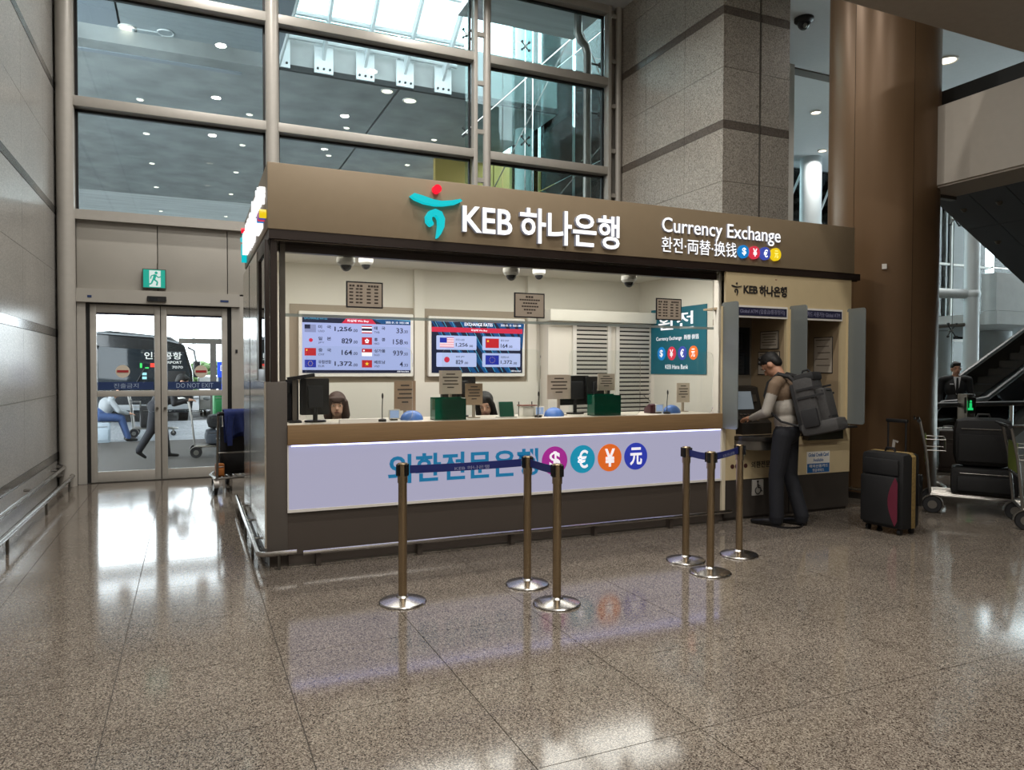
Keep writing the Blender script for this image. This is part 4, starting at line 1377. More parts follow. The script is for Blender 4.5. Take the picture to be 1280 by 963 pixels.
def belt(a, b, lab, printed=False, inset=.05):
    A, B = Vector((a[0], a[1], 0)), Vector((b[0], b[1], 0))
    d = (B - A).normalized()
    A, B = A + d * inset, B - d * inset
    t = T('queue_belt', lab, 'belt', ((A.x + B.x) / 2, (A.y + B.y) / 2, .86))
    n = 8
    mb = MB()
    nrm = Vector((-d.y, d.x, 0)) * .0015
    for i in range(n):
        p, q_ = A.lerp(B, i / n), A.lerp(B, (i + 1) / n)
        s0, s1 = -.004 * 4 * (i / n) * (1 - i / n), -.004 * 4 * ((i + 1) / n) * (1 - (i + 1) / n)
        vs = []
        for P, sg_ in ((p, s0), (q_, s1)):
            for o_ in (-1, 1):
                for zz in (.858, .912):
                    vs.append((P + nrm * o_) + Vector((0, 0, zz + sg_)))
        mb.add(vs, [(0, 1, 3, 2), (4, 6, 7, 5), (0, 2, 6, 4), (1, 5, 7, 3), (0, 4, 5, 1), (2, 3, 7, 6)])
    mb.build('webbing', 'belt_blue', t)
    if printed:
        c = A.lerp(B, .54 if printed is True else printed)
        v, f = tmesh('KEB 하나은행', .01, 0.0)
        lo, hi = v.min(0), v.max(0)
        w, h = .26, .026
        side = -1 if nrm.y > 0 else 1
        vs = []
        for q_ in v:
            s = (q_[0] - lo[0]) / (hi[0] - lo[0]) - .5
            z = (q_[1] - lo[1]) / (hi[1] - lo[1])
            p = c + d * (s * w) + nrm * (side * 1.6)
            vs.append((p.x, p.y, .859 + z * h))
        b_ = MB()
        b_.add(vs, f)
        b_.build('lettering', 'belt_print', t, smooth=False)
belt(SP[0], SP[1], 'long blue retractable belt between the two posts before the white panel', True)
belt(SP[1], SP[2], 'short blue belt running toward the viewer before the magenta disc')
belt(SP[3], SP[4], 'short blue belt of the right trio of posts, nearer the counter')
belt(SP[4], SP[5], 'blue belt ending at the post beside the man with the backpack', .6)

# ================================================================== SUITCASE BY THE COLUMN
mat('luggage_black', '0b0b0d', 0.7, noise=0.2, nscale=60)
mat('luggage_red', '5a1028', 0.6)
mat('strap_gold', '8a7446', 0.6, noise=0.25, nscale=40)
sc = T('suitcase', 'upright black suitcase with dark red swoosh, gold strap and raised handle', 'suitcase', (6.17, 4.90, 0), math.radians(-84.3))
W_, D_, H_ = .44, .27, .72
MB().obox((0, 0, .05 + H_ / 2), (W_, D_, H_)).build('shell', 'luggage_black', sc, local=True, bevel=.055)
MB().obox((-.01, -D_ / 2 - .012, .05 + .27), (W_ * .86, .05, .46)).build('pocket', 'luggage_black', sc, local=True, bevel=.022)
MB().obox((0, -D_ / 2 - .006, .05 + .585), (W_ * .8, .035, .15)).build('pocket', 'luggage_black', sc, local=True, bevel=.015)
MB().prism([(.160 - .07 * math.sin(math.pi * i / 12) , .09 + .46 * i / 12) for i in range(13)] + [(.185, .50), (.185, .14)], 'y', -D_ / 2 - .041, -D_ / 2 - .036).build('red_swoosh', 'luggage_red', sc, local=True)
st_ = MB()
for y0 in (0.02,):
    prof = [(-W_ / 2 - .004, .07), (-W_ / 2 - .004, H_ + .02), (-W_ / 2 + .03, H_ + .054), (W_ / 2 - .03, H_ + .054), (W_ / 2 + .004, H_ + .02), (W_ / 2 + .004, .07)]
    for a, b in zip(prof[:-1], prof[1:]):
        st_.prism([(a[0], a[1]), (b[0], b[1]), (b[0] * .985, b[1] - .006), (a[0] * .985, a[1] - .006)], 'y', y0 - .028, y0 + .028)
st_.build('luggage_strap', 'strap_gold', sc, local=True)
MB().obox((W_ / 2 + .012, .1, .42), (.03, .06, .30)).build('side_handle', 'black', sc, local=True, bevel=.012)
for x in (-.09, .09):
    MB().cyl((x, .10, H_), (x, .10, H_ + .34), .009, n=10).build('handle_tube', 'black', sc, local=True)
MB().obox((0, .10, H_ + .345), (.22, .03, .035)).build('handle_grip', 'black', sc, local=True, bevel=.012)
MB().tube([(-.05, 0, H_ + .05), (-.04, 0, H_ + .085), (.04, 0, H_ + .085), (.05, 0, H_ + .05)], .011, 8).build('carry_handle', 'black', sc, local=True)
MB().add([(0, .02, H_ + .08), (.02, .03, H_ + .06), (.05, .0, H_ + .15), (.03, -.01, H_ + .17), (.09, -.03, H_ + .14), (.1, -.03, H_ + .16)], [(0, 1, 2, 3), (3, 2, 4, 5)]).build('paper_tag', 'paper', sc, local=True)
for x in (-.16, .16):
    for y in (-.09, .09):
        MB().cyl((x - .014, y, .028), (x + .014, y, .028), .028, n=14).build('wheel', 'black', sc, local=True)

# ================================================================== LUGGAGE TROLLEYS
mat('trolley_steel', '8e8b86', 0.28, 0.9)
mat('trolley_green', '5d6a2c', 0.5)
mat('rubber', '17171a', 0.7)
def trolley(label, x, y, rz, board='trolley_green', group='airport luggage trolleys'):
    t = T('luggage_trolley', label, 'trolley', (x, y, 0), rz, group)
    f = MB()
    f.tube([(-.26, .02, .20), (-.26, .5, .19), (-.17, .86, .17), (-.08, .93, .17), (.08, .93, .17), (.17, .86, .17), (.26, .5, .19), (.26, .02, .20)], .016, 8)
    f.tube([(-.26, .02, .20), (.26, .02, .20)], .014, 8)
    f.build('base_frame', 'trolley_steel', t, local=True)
    for k in range(5):
        xx = -.18 + .09 * k
        MB().tube([(xx, .02, .205), (xx * .8, .82, .18)], .008, 6).build('deck_bar', 'trolley_steel', t, local=True)
    b = MB()
    b.tube([(-.25, .02, .20), (-.25, -.03, .7), (-.25, -.08, .97), (-.24, -.10, 1.0)], .015, 8)
    b.tube([(.25, .02, .20), (.25, -.03, .7), (.25, -.08, .97), (.24, -.10, 1.0)], .015, 8)
    b.tube([(-.25, -.02, .52), (.25, -.02, .52)], .01, 6)
    b.build('rear_frame', 'trolley_steel', t, local=True)
    MB().box(-.225, .225, -.035, -.022, .55, .84).build('advert_board', board, t, local=True)
    MB().tube([(-.27, -.10, 1.0), (.27, -.10, 1.0)], .019, 10).build('handle', 'black', t, local=True)
    MB().tube([(-.25, -.14, 1.02), (.25, -.14, 1.02)], .012, 8).build('brake_bar', 'black', t, local=True)
    bk = MB()
    for zz in (.68, .8):
        bk.tube([(-.24, -.04, zz), (-.24, .16, zz), (.24, .16, zz), (.24, -.04, zz)], .005, 6)
    for k in range(9):
        bk.tube([(-.22 + .055 * k, .16, .68), (-.22 + .055 * k, .16, .8)], .0035, 5)
    bk.build('basket', 'trolley_steel', t, local=True)
    for sx in (-1, 1):
        w = MB()
        w.lathe([(.02, -.02), (.085, -.02), (.095, -.012), (.095, .012), (.085, .02), (.02, .02)], n=20)
        w.v = [(sx * .27 + q_[2], .04 + q_[0], .095 + q_[1]) for q_ in w.v]
        wo = w.build('wheel', 'rubber', t, local=True)
        MB().cyl((sx * .27 - .024, .04, .095), (sx * .27 + .024, .04, .095), .045, n=14).build('hub', 'trolley_steel', wo, local=True)
        fd = MB()
        fd.lathe([(.10, -.03), (.108, -.03), (.108, .03), (.10, .03)], n=10, a0=0, a1=math.pi)
        fd.v = [(sx * .27 + q_[2], .04 + q_[0], .095 + q_[1]) for q_ in fd.v]
        fd.build('fender', 'trolley_steel', wo, local=True)
    MB().cyl((-.02, .84, .06), (.02, .84, .06), .06, n=16).build('caster', 'rubber', t, local=True)
    MB().box(-.03, .03, .82, .86, .06, .18).build('caster_fork', 'trolley_steel', t, local=True)
    return t
def bag(label, x, y, z, w, d, h, rz, m, bev=.05, name='suitcase', handle=True, tilt=None, cat='suitcase', group=None):
    t = T(name, label, cat, (x, y, z), rz, group)
    R_ = tilt
    MB().obox((0, 0, h / 2), (w, d, h)).build('shell', m, t, local=True, bevel=bev)
    MB().obox((0, -d / 2 - .008, h * .4), (w * .8, .03, h * .55)).build('pocket', m, t, local=True, bevel=.012)
    MB().tube([(-w * .36, -d / 2 - .004, h * .78), (w * .36, -d / 2 - .004, h * .78)], .006, 6).build('zip', 'steel_dark', t, local=True)
    if handle:
        MB().tube([(-.06, 0, h), (-.05, 0, h + .035), (.05, 0, h + .035), (.06, 0, h)], .011, 8).build('handle', 'black', t, local=True)
    return t
# left, behind the kiosk
trolley('luggage trolley with a blue jacket, standing left of the kiosk side', .55, 9.62, 0.12, 'black_soft')
bag('black suitcase on the trolley behind the kiosk side', .52, 9.98, .21, .42, .26, .42, .12, 'luggage_black')
bag('small orange brown bag hanging low on the trolley by the doors', .33, 9.70, .215, .1, .14, .16, .1, mat('tan_bag', '9a5a20', 0.7), .02, 'hand_bag', False, cat='bag')
mat('jacket_blue', '14265e', 0.85, noise=0.2, nscale=25)
jk = MB()
n1, n2 = 16, 20
L_v = []
for side in (0, 1):
    for i in range(n1 + 1):
        s = i / n1
        for j in range(n2 + 1):
            t_ = j / n2 * 2 - 1
            hang = .34 if t_ < 0 else .42
            x = (s - .5) * .40 * (1 - .12 * abs(t_))
            wv = .018 * math.sin(s * 15 + t_ * 3) * abs(t_)
            a = max(-1, min(1, t_ * 5)) * math.pi / 2
            y = -.10 + .045 * math.sin(a) + wv
            z = 1.02 + .03 * math.cos(a) - max(0, abs(t_) - .2) * hang * (1 + .12 * math.sin(s * 7 + 1))
            nn = .012 * side
            L_v.append((x, y + (nn if t_ >= 0 else -nn), z + nn * (1 - min(1, abs(t_) * 5))))
K = (n1 + 1) * (n2 + 1)
fs = []
for side in (0, 1):
    for i in range(n1):
        for j in range(n2):
            a = side * K + i * (n2 + 1) + j
            fs.append((a, a + 1, a + n2 + 2, a + n2 + 1))
for i in range(n1):
    for j in (0, n2):
        a = i * (n2 + 1) + j
        fs.append((a, a + n2 + 1, K + a + n2 + 1, K + a))
for j in range(n2):
    for i in (0, n1):
        a = i * (n2 + 1) + j
        fs.append((a, a + 1, K + a + 1, K + a))
jk.add(L_v, fs)
jo = T('draped_jacket', 'blue jacket draped over the trolley handle left of the kiosk', 'jacket', (.55, 9.62, 0), .12)
jk.build('cloth', 'jacket_blue', jo, local=True, ang=80)
MB().tube([(-.12, -.155, .98), (-.14, -.165, .8), (-.13, -.16, .62)], [.045, .04, .03], 8).build('sleeve', 'jacket_blue', jo, local=True)
# right, by the escalator
ur = (math.cos(YAW), -math.sin(YAW))
rz_right = math.atan2(-ur[0], ur[1])       # local +Y toward picture right
trolley('luggage trolley loaded with a large black bag, right of the suitcase', 7.58, 5.54, rz_right - .5)
bag('big round-topped black bag standing on the loaded trolley at the right', 7.91, 5.14, .50, .56, .3, .54, -.98, 'luggage_black', .13)
bag('flat black case lying under the big bag on the right trolley', 7.92, 5.13, .21, .62, .34, .29, -.98, 'luggage_black', .04)
trolley('luggage trolley with a green board cut by the right picture edge', 7.60, 4.60, rz_right - .45)
bag('black case on the trolley at the right picture edge', 7.93, 4.25, .21, .4, .3, .5, -.98, 'luggage_black', .04)
trolley('empty trolley farther back between the brown column and the loaded trolley', 9.0, 6.75, rz_right - .3)
bag('upright grey brown suitcase on the trolley behind the loaded one', 9.28, 6.5, .21, .24, .34, .56, -.9, mat('luggage_brown', '3a302b', 0.6), .05)
# ================================================================== PEOPLE
mat('skin', 'b98a70', 0.55)
mat('skin_pale', 'd3a78e', 0.55)
mat('hair_black', '0e0c0c', 0.65, noise=0.3, nscale=80)
mat('hair_brown', '3a2218', 0.65, noise=0.3, nscale=80)
mat('trousers', '12141c', 0.8, noise=0.15, nscale=30)
mat('shirt_cream', 'a09a92', 0.8, noise=0.05, nscale=20)
mat('shirt_tan', '6d5a48', 0.8)
mat('shoe_black', '0a0a0b', 0.3)
mat('suit_black', '0e1014', 0.7)
mat('shirt_white', 'd8dade', 0.6)
mat('cardigan', '2c2a2c', 0.8)
mat('eye_white', 'd8d2cc', 0.3)
mat('lip', '8a4a44', 0.5)

def body(name, prims, mats, parent, vox=.01, sm=4):
    """Overlapping limbs and masses fused into ONE continuous skin."""
    mb = MB()
    for p in prims:
        if p[0] == 'c':
            mb.cap(p[1], p[2], p[3], p[4], 14)
        else:
            mb.ell(p[1], p[2], 18, 12, p[4] if len(p) > 4 else None)
    o = mb.build(name, mats, parent, local=True)
    r = o.modifiers.new('fuse', 'REMESH')
    r.mode = 'VOXEL'
    r.voxel_size = vox
    s = o.modifiers.new('soften', 'SMOOTH')
    s.factor = .5
    s.iterations = sm
    dg = bpy.context.evaluated_depsgraph_get()
    me = bpy.data.meshes.new_from_object(o.evaluated_get(dg))
    o.modifiers.clear()
    old = o.data
    o.data = me
    bpy.data.meshes.remove(old)
    me.materials.clear()
    for m in mats:
        me.materials.append(M_(m))
    n = len(me.polygons)
    C = np.zeros(n * 3)
    me.polygons.foreach_get('center', C)
    C = C.reshape(-1, 3)
    best = np.full(n, 1e9)
    idx = np.zeros(n, dtype=int)
    for p in prims:
        if p[0] == 'c':
            a, b = np.array(p[1], float), np.array(p[2], float)
            ab = b - a
            t = np.clip(((C - a) @ ab) / max(ab @ ab, 1e-9), 0, 1)
            d = np.linalg.norm(C - (a + t[:, None] * ab), axis=1) - (p[3] + (p[4] - p[3]) * t)
            mi = p[5]
        else:
            q_ = C - np.array(p[1], float)
            if len(p) > 4 and p[4] is not None:
                q_ = q_ @ np.array(p[4])
            rr = np.array(p[2] if isinstance(p[2], (tuple, list)) else (p[2],) * 3, float)
            d = (np.linalg.norm(q_ / rr, axis=1) - 1) * rr.min()
            mi = p[3]
        k = d < best
        best[k] = d[k]
        idx[k] = mi
    me.polygons.foreach_set('material_index', idx.tolist())
    me.polygons.foreach_set('use_smooth', [True] * n)
    me.update()
    return o

def hand(wr, d, side, up, m, r=.0088, curl=.35):
    """Palm, four unequal bent fingers and a thumb leaving the side of the palm."""
    wr, d, up = Vector(wr), Vector(d).normalized(), Vector(up)
    x = d.cross(up).normalized() * side
    u = x.cross(d).normalized() * side
    P = []
    P.append(('c', tuple(wr), tuple(wr + d * .035), .024, .026, m))
    for k in range(4):
        o_ = (k - 1.5) * .021
        k0 = wr + d * .075 + x * o_
        P.append(('c', tuple(wr + d * .02 + x * o_ * .7), tuple(k0), .015, .013, m))
        L = (.036, .042, .039, .031)[k]
        d1 = (d - u * curl).normalized()
        d2 = (d - u * (curl * 3)).normalized()
        k1 = k0 + d1 * L
        k2 = k1 + d2 * L * .8
        P.append(('c', tuple(k0), tuple(k1), r * 1.1, r, m))
        P.append(('c', tuple(k1), tuple(k2), r, r * .85, m))
    t0 = wr + d * .02 - x * .022
    t1 = t0 + (d * .7 - x * .8 - u * .2).normalized() * .04
    t2 = t1 + (d - x * .15 - u * .4).normalized() * .032
    P.append(('c', tuple(t0), tuple(t1), .014, .011, m))
    P.append(('c', tuple(t1), tuple(t2), .011, .009, m))
    return P

def head(c, rot, m, s=1.0):
    """Cranium, jaw, nose, brow, ears; local face looks along +Y."""
    c = Vector(c)
    def at(x, y, z):
        return tuple(c + rot @ (Vector((x, y, z)) * s))
    def rr(*a):
        return tuple(q_ * s for q_ in a)
    return [('e', at(0, -.008, .02), rr(.074, .095, .098), m, rot), ('e', at(0, .025, -.05), rr(.056, .068, .07), m, rot),
            ('e', at(0, .062, -.092), rr(.026, .024, .022), m, rot), ('c', at(0, .088, .005), at(0, .108, -.032), .010 * s, .014 * s, m),
            ('c', at(-.035, .078, .022), at(.035, .078, .022), .014 * s, .014 * s, m), ('c', at(-.018, .085, -.064), at(.018, .085, -.064), .010 * s, .010 * s, m),
            ('e', at(-.076, -.005, -.01), rr(.012, .022, .034), m, rot), ('e', at(.076, -.005, -.01), rr(.012, .022, .034), m, rot)]

def face(c, rot, parent, s=1.0):
    c = Vector(c)
    def at(x, y, z):
        return c + rot @ (Vector((x, y, z)) * s)
    for sx in (-1, 1):
        e = MB().ell(at(sx * .032, .079, .0), (.014 * s, .007 * s, .0055 * s), 10, 6, rot).build('eye', 'eye_white', parent, local=True)
        MB().ell(at(sx * .032, .0835, .0), (.006 * s, .0035 * s, .0055 * s), 8, 6, rot).build('iris', 'black', e, local=True)
        MB().tube([at(sx * .016, .092, .022), at(sx * .034, .091, .026), at(sx * .05, .078, .022)], .0022 * s, 6).build('eyebrow', 'hair_black', parent, local=True)
    MB().tube([at(-.022, .089, -.064), at(0, .096, -.062), at(.022, .089, -.064)], [.003 * s, .006 * s, .003 * s], 8).build('mouth', 'lip', parent, local=True)

# ---- the man at the cash machine
mloc = (5.43, 5.50, 0)
mrz = math.radians(26)
man = T('person', 'standing man in cream top and dark trousers bent over the cash machine, wearing a backpack', 'person', mloc, mrz)
hr = Rx(math.radians(-46))
hc = (0, .15, 1.605)
pr = []
for sx, ky, fy, fz in ((-1, .05, .07, 0), (1, -.01, -.10, 0)):
    hip = (sx * .088, -.005, .92)
    kn = (sx * .105, ky, .50)
    an = (sx * .11, fy - .03, .10)
    pr += [('c', hip, kn, .098, .075, 0), ('c', kn, an, .074, .070, 0), ('c', (an[0], an[1], .10), (an[0], an[1], .06), .062, .062, 0)]
    pr += [('c', (sx * .11, fy - .05, .045), (sx * .115, fy + .08, .04), .042, .042, 3), ('c', (sx * .115, fy + .08, .04), (sx * .12, fy + .21, .028), .04, .024, 3)]
pr += [('e', (0, -.015, .93), (.165, .12, .12), 0), ('e', (0, -.005, 1.05), (.158, .112, .12), 1), ('e', (0, .005, 1.18), (.168, .118, .15), 1),
       ('e', (0, .02, 1.33), (.185, .12, .13), 2), ('c', (-.15, .03, 1.43), (.15, .03, 1.43), .068, .068, 2), ('c', (0, .045, 1.45), (0, .095, 1.555), .062, .055, 4)]
for sx in (-1, 1):
    sh, el, wr = (sx * .205, .035, 1.405), (sx * .262, .10, 1.14), (sx * .125, .29, 1.07)
    mid = tuple((a * .72 + b * .28) for a, b in zip(sh, el))
    pr += [('c', sh, mid, .064, .058, 2), ('c', mid, el, .056, .05, 1), ('c', el, wr, .048, .034, 1)]
    dd = Vector((-sx * .35, .85, -.15))
    pr += hand(Vector(wr) + dd.normalized() * .02, dd, sx, (0, .1, 1), 4)
pr += head(hc, hr, 4)
body('body', pr, ['trousers', 'shirt_cream', 'shirt_tan', 'shoe_black', 'skin'], man, .0085, 4)
face(hc, hr, man)
H_at = lambda x, y, z: tuple(Vector(hc) + hr @ Vector((x, y, z)))
body('hair', [('e', H_at(0, -.022, .046), (.081, .098, .083), 0, hr), ('e', H_at(0, -.058, .0), (.073, .056, .075), 0, hr), ('c', H_at(-.04, .062, .088), H_at(.045, .066, .086), .019, .021, 0), ('c', H_at(-.02, .03, .118), H_at(.03, .0, .124), .02, .02, 0),
              ('c', H_at(-.072, .004, .04), H_at(-.073, .0, .0), .012, .008, 0), ('c', H_at(.072, .004, .04), H_at(.073, .0, .0), .012, .008, 0)], ['hair_black'], man, .007, 2)
MB().lathe([(.166, -.02), (.170, -.02), (.170, .02), (.166, .02)], n=24).build('belt', 'black', man, local=True)
_b = man.children[-1]
_b.location = (0, -.012, .965)
_b.scale = (.98, .72, 1)

# ---- backpack
mat('pack_grey', '3d3c3c', 0.8, noise=0.12, nscale=50)
mat('pack_dark', '1d1d1f', 0.8)
bp = T('backpack', 'large dark grey backpack with many straps on the back of the standing man', 'backpack', mloc, mrz)
tl = Rx(math.radians(-14))
pc = Vector((0, -.245, 1.21))
def bpb(name, x, y, z, sx, sy, sz, m, bev):
    return MB().obox(pc + tl @ Vector((x, y, z)), (sx, sy, sz), tl).build(name, m, bp, local=True, bevel=bev)
bpb('main_compartment', 0, -.01, .02, .31, .21, .52, 'pack_grey', .06)
bpb('front_pocket', 0, -.145, -.03, .26, .10, .34, 'pack_grey', .035)
bpb('base_compartment', 0, -.075, -.225, .33, .36, .13, 'pack_grey', .05)
bpb('lid', 0, -.03, .27, .28, .2, .09, 'pack_dark', .035)
bpb('back_panel', 0, .1, .0, .28, .04, .46, 'pack_dark', .015)
for sx in (-1, 1):
    bpb('side_pocket', sx * .165, -.02, -.12, .045, .15, .18, 'pack_dark', .018)
    bpb('compression_strap', sx * .159, -.06, .08, .008, .26, .02, 'pack_dark', 0)
    bpb('compression_strap', sx * .159, -.06, .16, .008, .24, .02, 'pack_dark', 0)
    x = sx * .115
    MB().tube([(x, -.16, 1.40), (x, -.07, 1.487), (x * 1.05, .03, 1.512), (x * 1.1, .125, 1.42), (x * 1.25, .152, 1.30), (x * 1.5, .115, 1.16), (x * 1.6, -.02, 1.05), (x * 1.2, -.17, 1.01)],
              [.016, .022, .025, .025, .022, .014, .011, .01], 8).build('shoulder_strap', 'pack_dark', bp, local=True)
for z in (.11, -.14):
    MB().tube([pc + tl @ Vector((a * .13, -.2 + (.03 * a * a if z > 0 else .02 * a * a), z)) for a in (-1, -.5, 0, .5, 1)], .006, 6).build('zip', 'black', bp, local=True)
MB().tube([pc + tl @ Vector((0, .02, .31)), pc + tl @ Vector((0, -.0, .345)), pc + tl @ Vector((0, -.05, .345)), pc + tl @ Vector((0, -.07, .31))], .01, 6).build('grab_handle', 'pack_dark', bp, local=True)

# ---- tellers
def teller(label, x, y, zc, rz, tilt, hairm, hair_kind, roll=0.0):
    t = T('person', label, 'person', (x, y, 0), rz)
    rot = Ry(roll) @ Rx(math.radians(tilt))
    hc = (0, .03, zc)
    z = zc
    pr = head(hc, rot, 1, .96)
    pr += [('c', (0, 0, z - .20), (0, .01, z - .09), .047, .045, 1), ('e', (0, -.01, z - .37), (.15, .1, .19), 0), ('c', (-.12, -.01, z - .235), (.12, -.01, z - .235), .055, .055, 0),
           ('e', (0, 0, z - .62), (.15, .12, .18), 0), ('e', (0, .03, z - .72), (.17, .16, .11), 0)]
    for sx in (-1, 1):
        sh, el, wr = (sx * .17, -.01, z - .26), (sx * .22, .07, z - .50), (sx * .1, .27, z - .10 - .30)
        wr = (sx * .11, .24, max(1.13, CT + .03) - .32 if False else z - .46)
        pr += [('c', sh, el, .05, .042, 0), ('c', el, wr, .04, .028, 0)]
        pr += hand(Vector(wr) + Vector((0, .015, 0)), (-sx * .3, .9, -.05), sx, (0, 0, 1), 1, .0085)
        pr += [('c', (sx * .09, .05, z - .74), (sx * .1, .40, z - .72), .075, .06, 0), ('c', (sx * .1, .40, z - .72), (sx * .1, .38, .10), .055, .042, 0), ('c', (sx * .1, .36, .05), (sx * .1, .50, .035), .035, .028, 0)]
    body('body', pr, ['cardigan', 'skin_pale'], t, .0095, 3)
    face(hc, rot, t, .96)
    A = lambda a, b, c: tuple(Vector(hc) + rot @ (Vector((a, b, c)) * .96))
    hp_ = [('e', A(0, -.022, .038), (.088, .102, .092), 0, rot)]
    if hair_kind == 'fringe':
        hp_ += [('c', A(-.055, .076, .066), A(.055, .076, .066), .022, .022, 0), ('c', A(-.03, .09, .045), A(.03, .09, .045), .016, .016, 0)]
        for sx in (-1, 1):
            hp_ += [('c', A(sx * .078, .01, .03), A(sx * .088, .0, -.10), .03, .04, 0), ('c', A(sx * .088, 0, -.10), A(sx * .075, -.01, -.19), .04, .025, 0)]
        hp_ += [('c', A(0, -.075, .0), A(0, -.07, -.16), .075, .06, 0)]
    else:
        for sx in (-1, 1):
            hp_ += [('c', A(sx * .05, .05, .085), A(sx * .08, .03, .0), .026, .028, 0), ('c', A(sx * .08, .03, .0), A(sx * .085, .02, -.2), .028, .035, 0)]
        hp_ += [('c', A(0, -.07, .0), A(0, -.06, -.24), .075, .07, 0)]
    body('hair', hp_, [hairm], t, .0085, 3)
    ch = T('office_chair', 'low office chair behind the counter carrying ' + ('the long-fringed teller' if hair_kind == 'fringe' else 'the teller who looks down'), 'chair', (x, y, 0), rz)
    MB().obox((0, .05, z - .83), (.44, .44, .07)).build('seat', 'black_soft', ch, local=True, bevel=.025)
    MB().obox((0, -.20, z - .5), (.4, .06, .44)).build('backrest', 'black_soft', ch, local=True, bevel=.025)
    MB().cyl((0, .05, .05), (0, .05, z - .86), .025, n=10).build('column', 'steel_dark', ch, local=True)
    for k in range(5):
        a = k * 2 * math.pi / 5
        MB().tube([(0, .05, .08), (.26 * math.cos(a), .05 + .26 * math.sin(a), .05)], .018, 6).cyl((.26 * math.cos(a), .05 + .26 * math.sin(a) - .012, .025), (.26 * math.cos(a), .05 + .26 * math.sin(a) + .012, .025), .025, n=10).build('leg', 'black', ch, local=True)
    return t
teller('seated teller with brown fringed hair looking out over the counter', 1.27, 6.95, 1.215, math.radians(170), -4, 'hair_brown', 'fringe')
teller('seated teller with long straight black hair looking down at the counter', 2.76, 6.88, 1.20, math.radians(150), -22, 'hair_black', 'long', .12)

# ---- the man in a suit by the escalator
sm = T('person', 'man in black suit, white shirt and tie standing by the escalator', 'person', (12.78, 8.83, 0), math.radians(140))
rot = Ry(.05)
hc = (0, .03, 1.59)
pr = head(hc, rot, 1)
pr += [('c', (0, 0, 1.42), (0, .012, 1.52), .056, .052, 1), ('e', (0, 0, 1.24), (.185, .125, .2), 0), ('c', (-.16, 0, 1.4), (.16, 0, 1.4), .066, .066, 0), ('e', (0, 0, 1.0), (.165, .125, .2), 0), ('e', (0, 0, .88), (.175, .13, .14), 0)]
for sx in (-1, 1):
    pr += [('c', (sx * .215, 0, 1.385), (sx * .25, -.02, 1.12), .066, .055, 0), ('c', (sx * .25, -.02, 1.12), (sx * .24, .07, .88), .053, .04, 0)]
    pr += hand((sx * .238, .08, .86), (0, .15, -1), sx, (0, 1, 0), 1)
    pr += [('c', (sx * .09, 0, .9), (sx * .1, .01, .5), .095, .072, 0), ('c', (sx * .1, .01, .5), (sx * .1, 0, .1), .07, .06, 0), ('c', (sx * .1, 0, .045), (sx * .11, .16, .035), .042, .03, 2)]
body('body', pr, ['suit_black', 'skin', 'shoe_black'], sm, .011, 3)
face(hc, rot, sm)
A = lambda a, b, c: tuple(Vector(hc) + rot @ Vector((a, b, c)))
body('hair', [('e', A(0, -.018, .045), (.084, .103, .088), 0, rot), ('e', A(0, -.06, .0), (.074, .06, .075), 0, rot), ('c', A(-.045, .07, .085), (A(.045, .07, .085)), .024, .024, 0)], ['hair_black'], sm, .010, 3)
MB().prism([(-.058, 1.44), (.058, 1.44), (.012, 1.12), (-.012, 1.12)], 'y', .10, .128).build('shirt_front', 'shirt_white', sm, local=True, bevel=.006)
MB().prism([(-.016, 1.425), (.016, 1.425), (.026, 1.16), (0, 1.11), (-.026, 1.16)], 'y', .124, .136).build('tie', 'suit_black', sm, local=True, bevel=.003)
MB().obox((.09, .128, 1.31), (.06, .012, .018)).build('pocket_square', 'shirt_white', sm, local=True)
# ================================================================== OUTSIDE THE GLASS
mat('concrete', '9b9e9d', 0.8, noise=0.22, nscale=1.3, bump=.1, bscale=20)
mat('concrete_light', 'dfe1e0', 0.8, noise=0.15, nscale=1.0, stretch=(.5, 6, 1))
mat('slat_grey', '98a0a3', 0.6, noise=0.06, nscale=4)
mat('panel_bluegrey', '8b939b', 0.5)
mat('white_steel', 'd5dbdc', 0.45)
mat('yellow_wall', 'a58d48', 0.7, noise=0.1, nscale=1)
mat('asphalt', '3c3d40', 0.8, noise=0.1, nscale=3)
mat('gap_dark', '2b2d2e', 0.8)
RZ = 7.9
slab('ground_outside', 'pave_granite', -30, 40, WY + .12, 24, -.3, -.012)
slab('ground_road', 'asphalt', -60, 60, 24, 80, -.4, -.14)
# the elevated roadway, built of long concrete spans with open joints
road = T('elevated_roadway', None, None, (5, 23, RZ))
struct(road)
for x0, x1 in ((-24, -8.0), (-7.95, 4.35), (4.41, 8.4)):
    bx('deck_span', 'concrete', x0, x1, 16.8 if x1 < 2 else 16.2, 29.7, RZ, RZ + 1.2, road)
bx('joint_seal', 'gap_dark', -24, 8.4, 16.9, 29.6, RZ + .08, RZ + .5, road)
bx('fascia_beam', 'panel_bluegrey', -24, 1.05, 16.65, 16.8, RZ - .02, RZ + .34, road)
bx('edge_kerb', 'gap_dark', 1.6, 8.4, 16.12, 16.2, RZ, RZ + .12, road)
far = T('soffit_outside', None, None, (5, 32, RZ))
struct(far)
for k in range(8):
    bx('soffit_plank', 'concrete_light', -24, 8.4, 29.75 + .6 * k, 30.33 + .6 * k, RZ, RZ + .4, far)
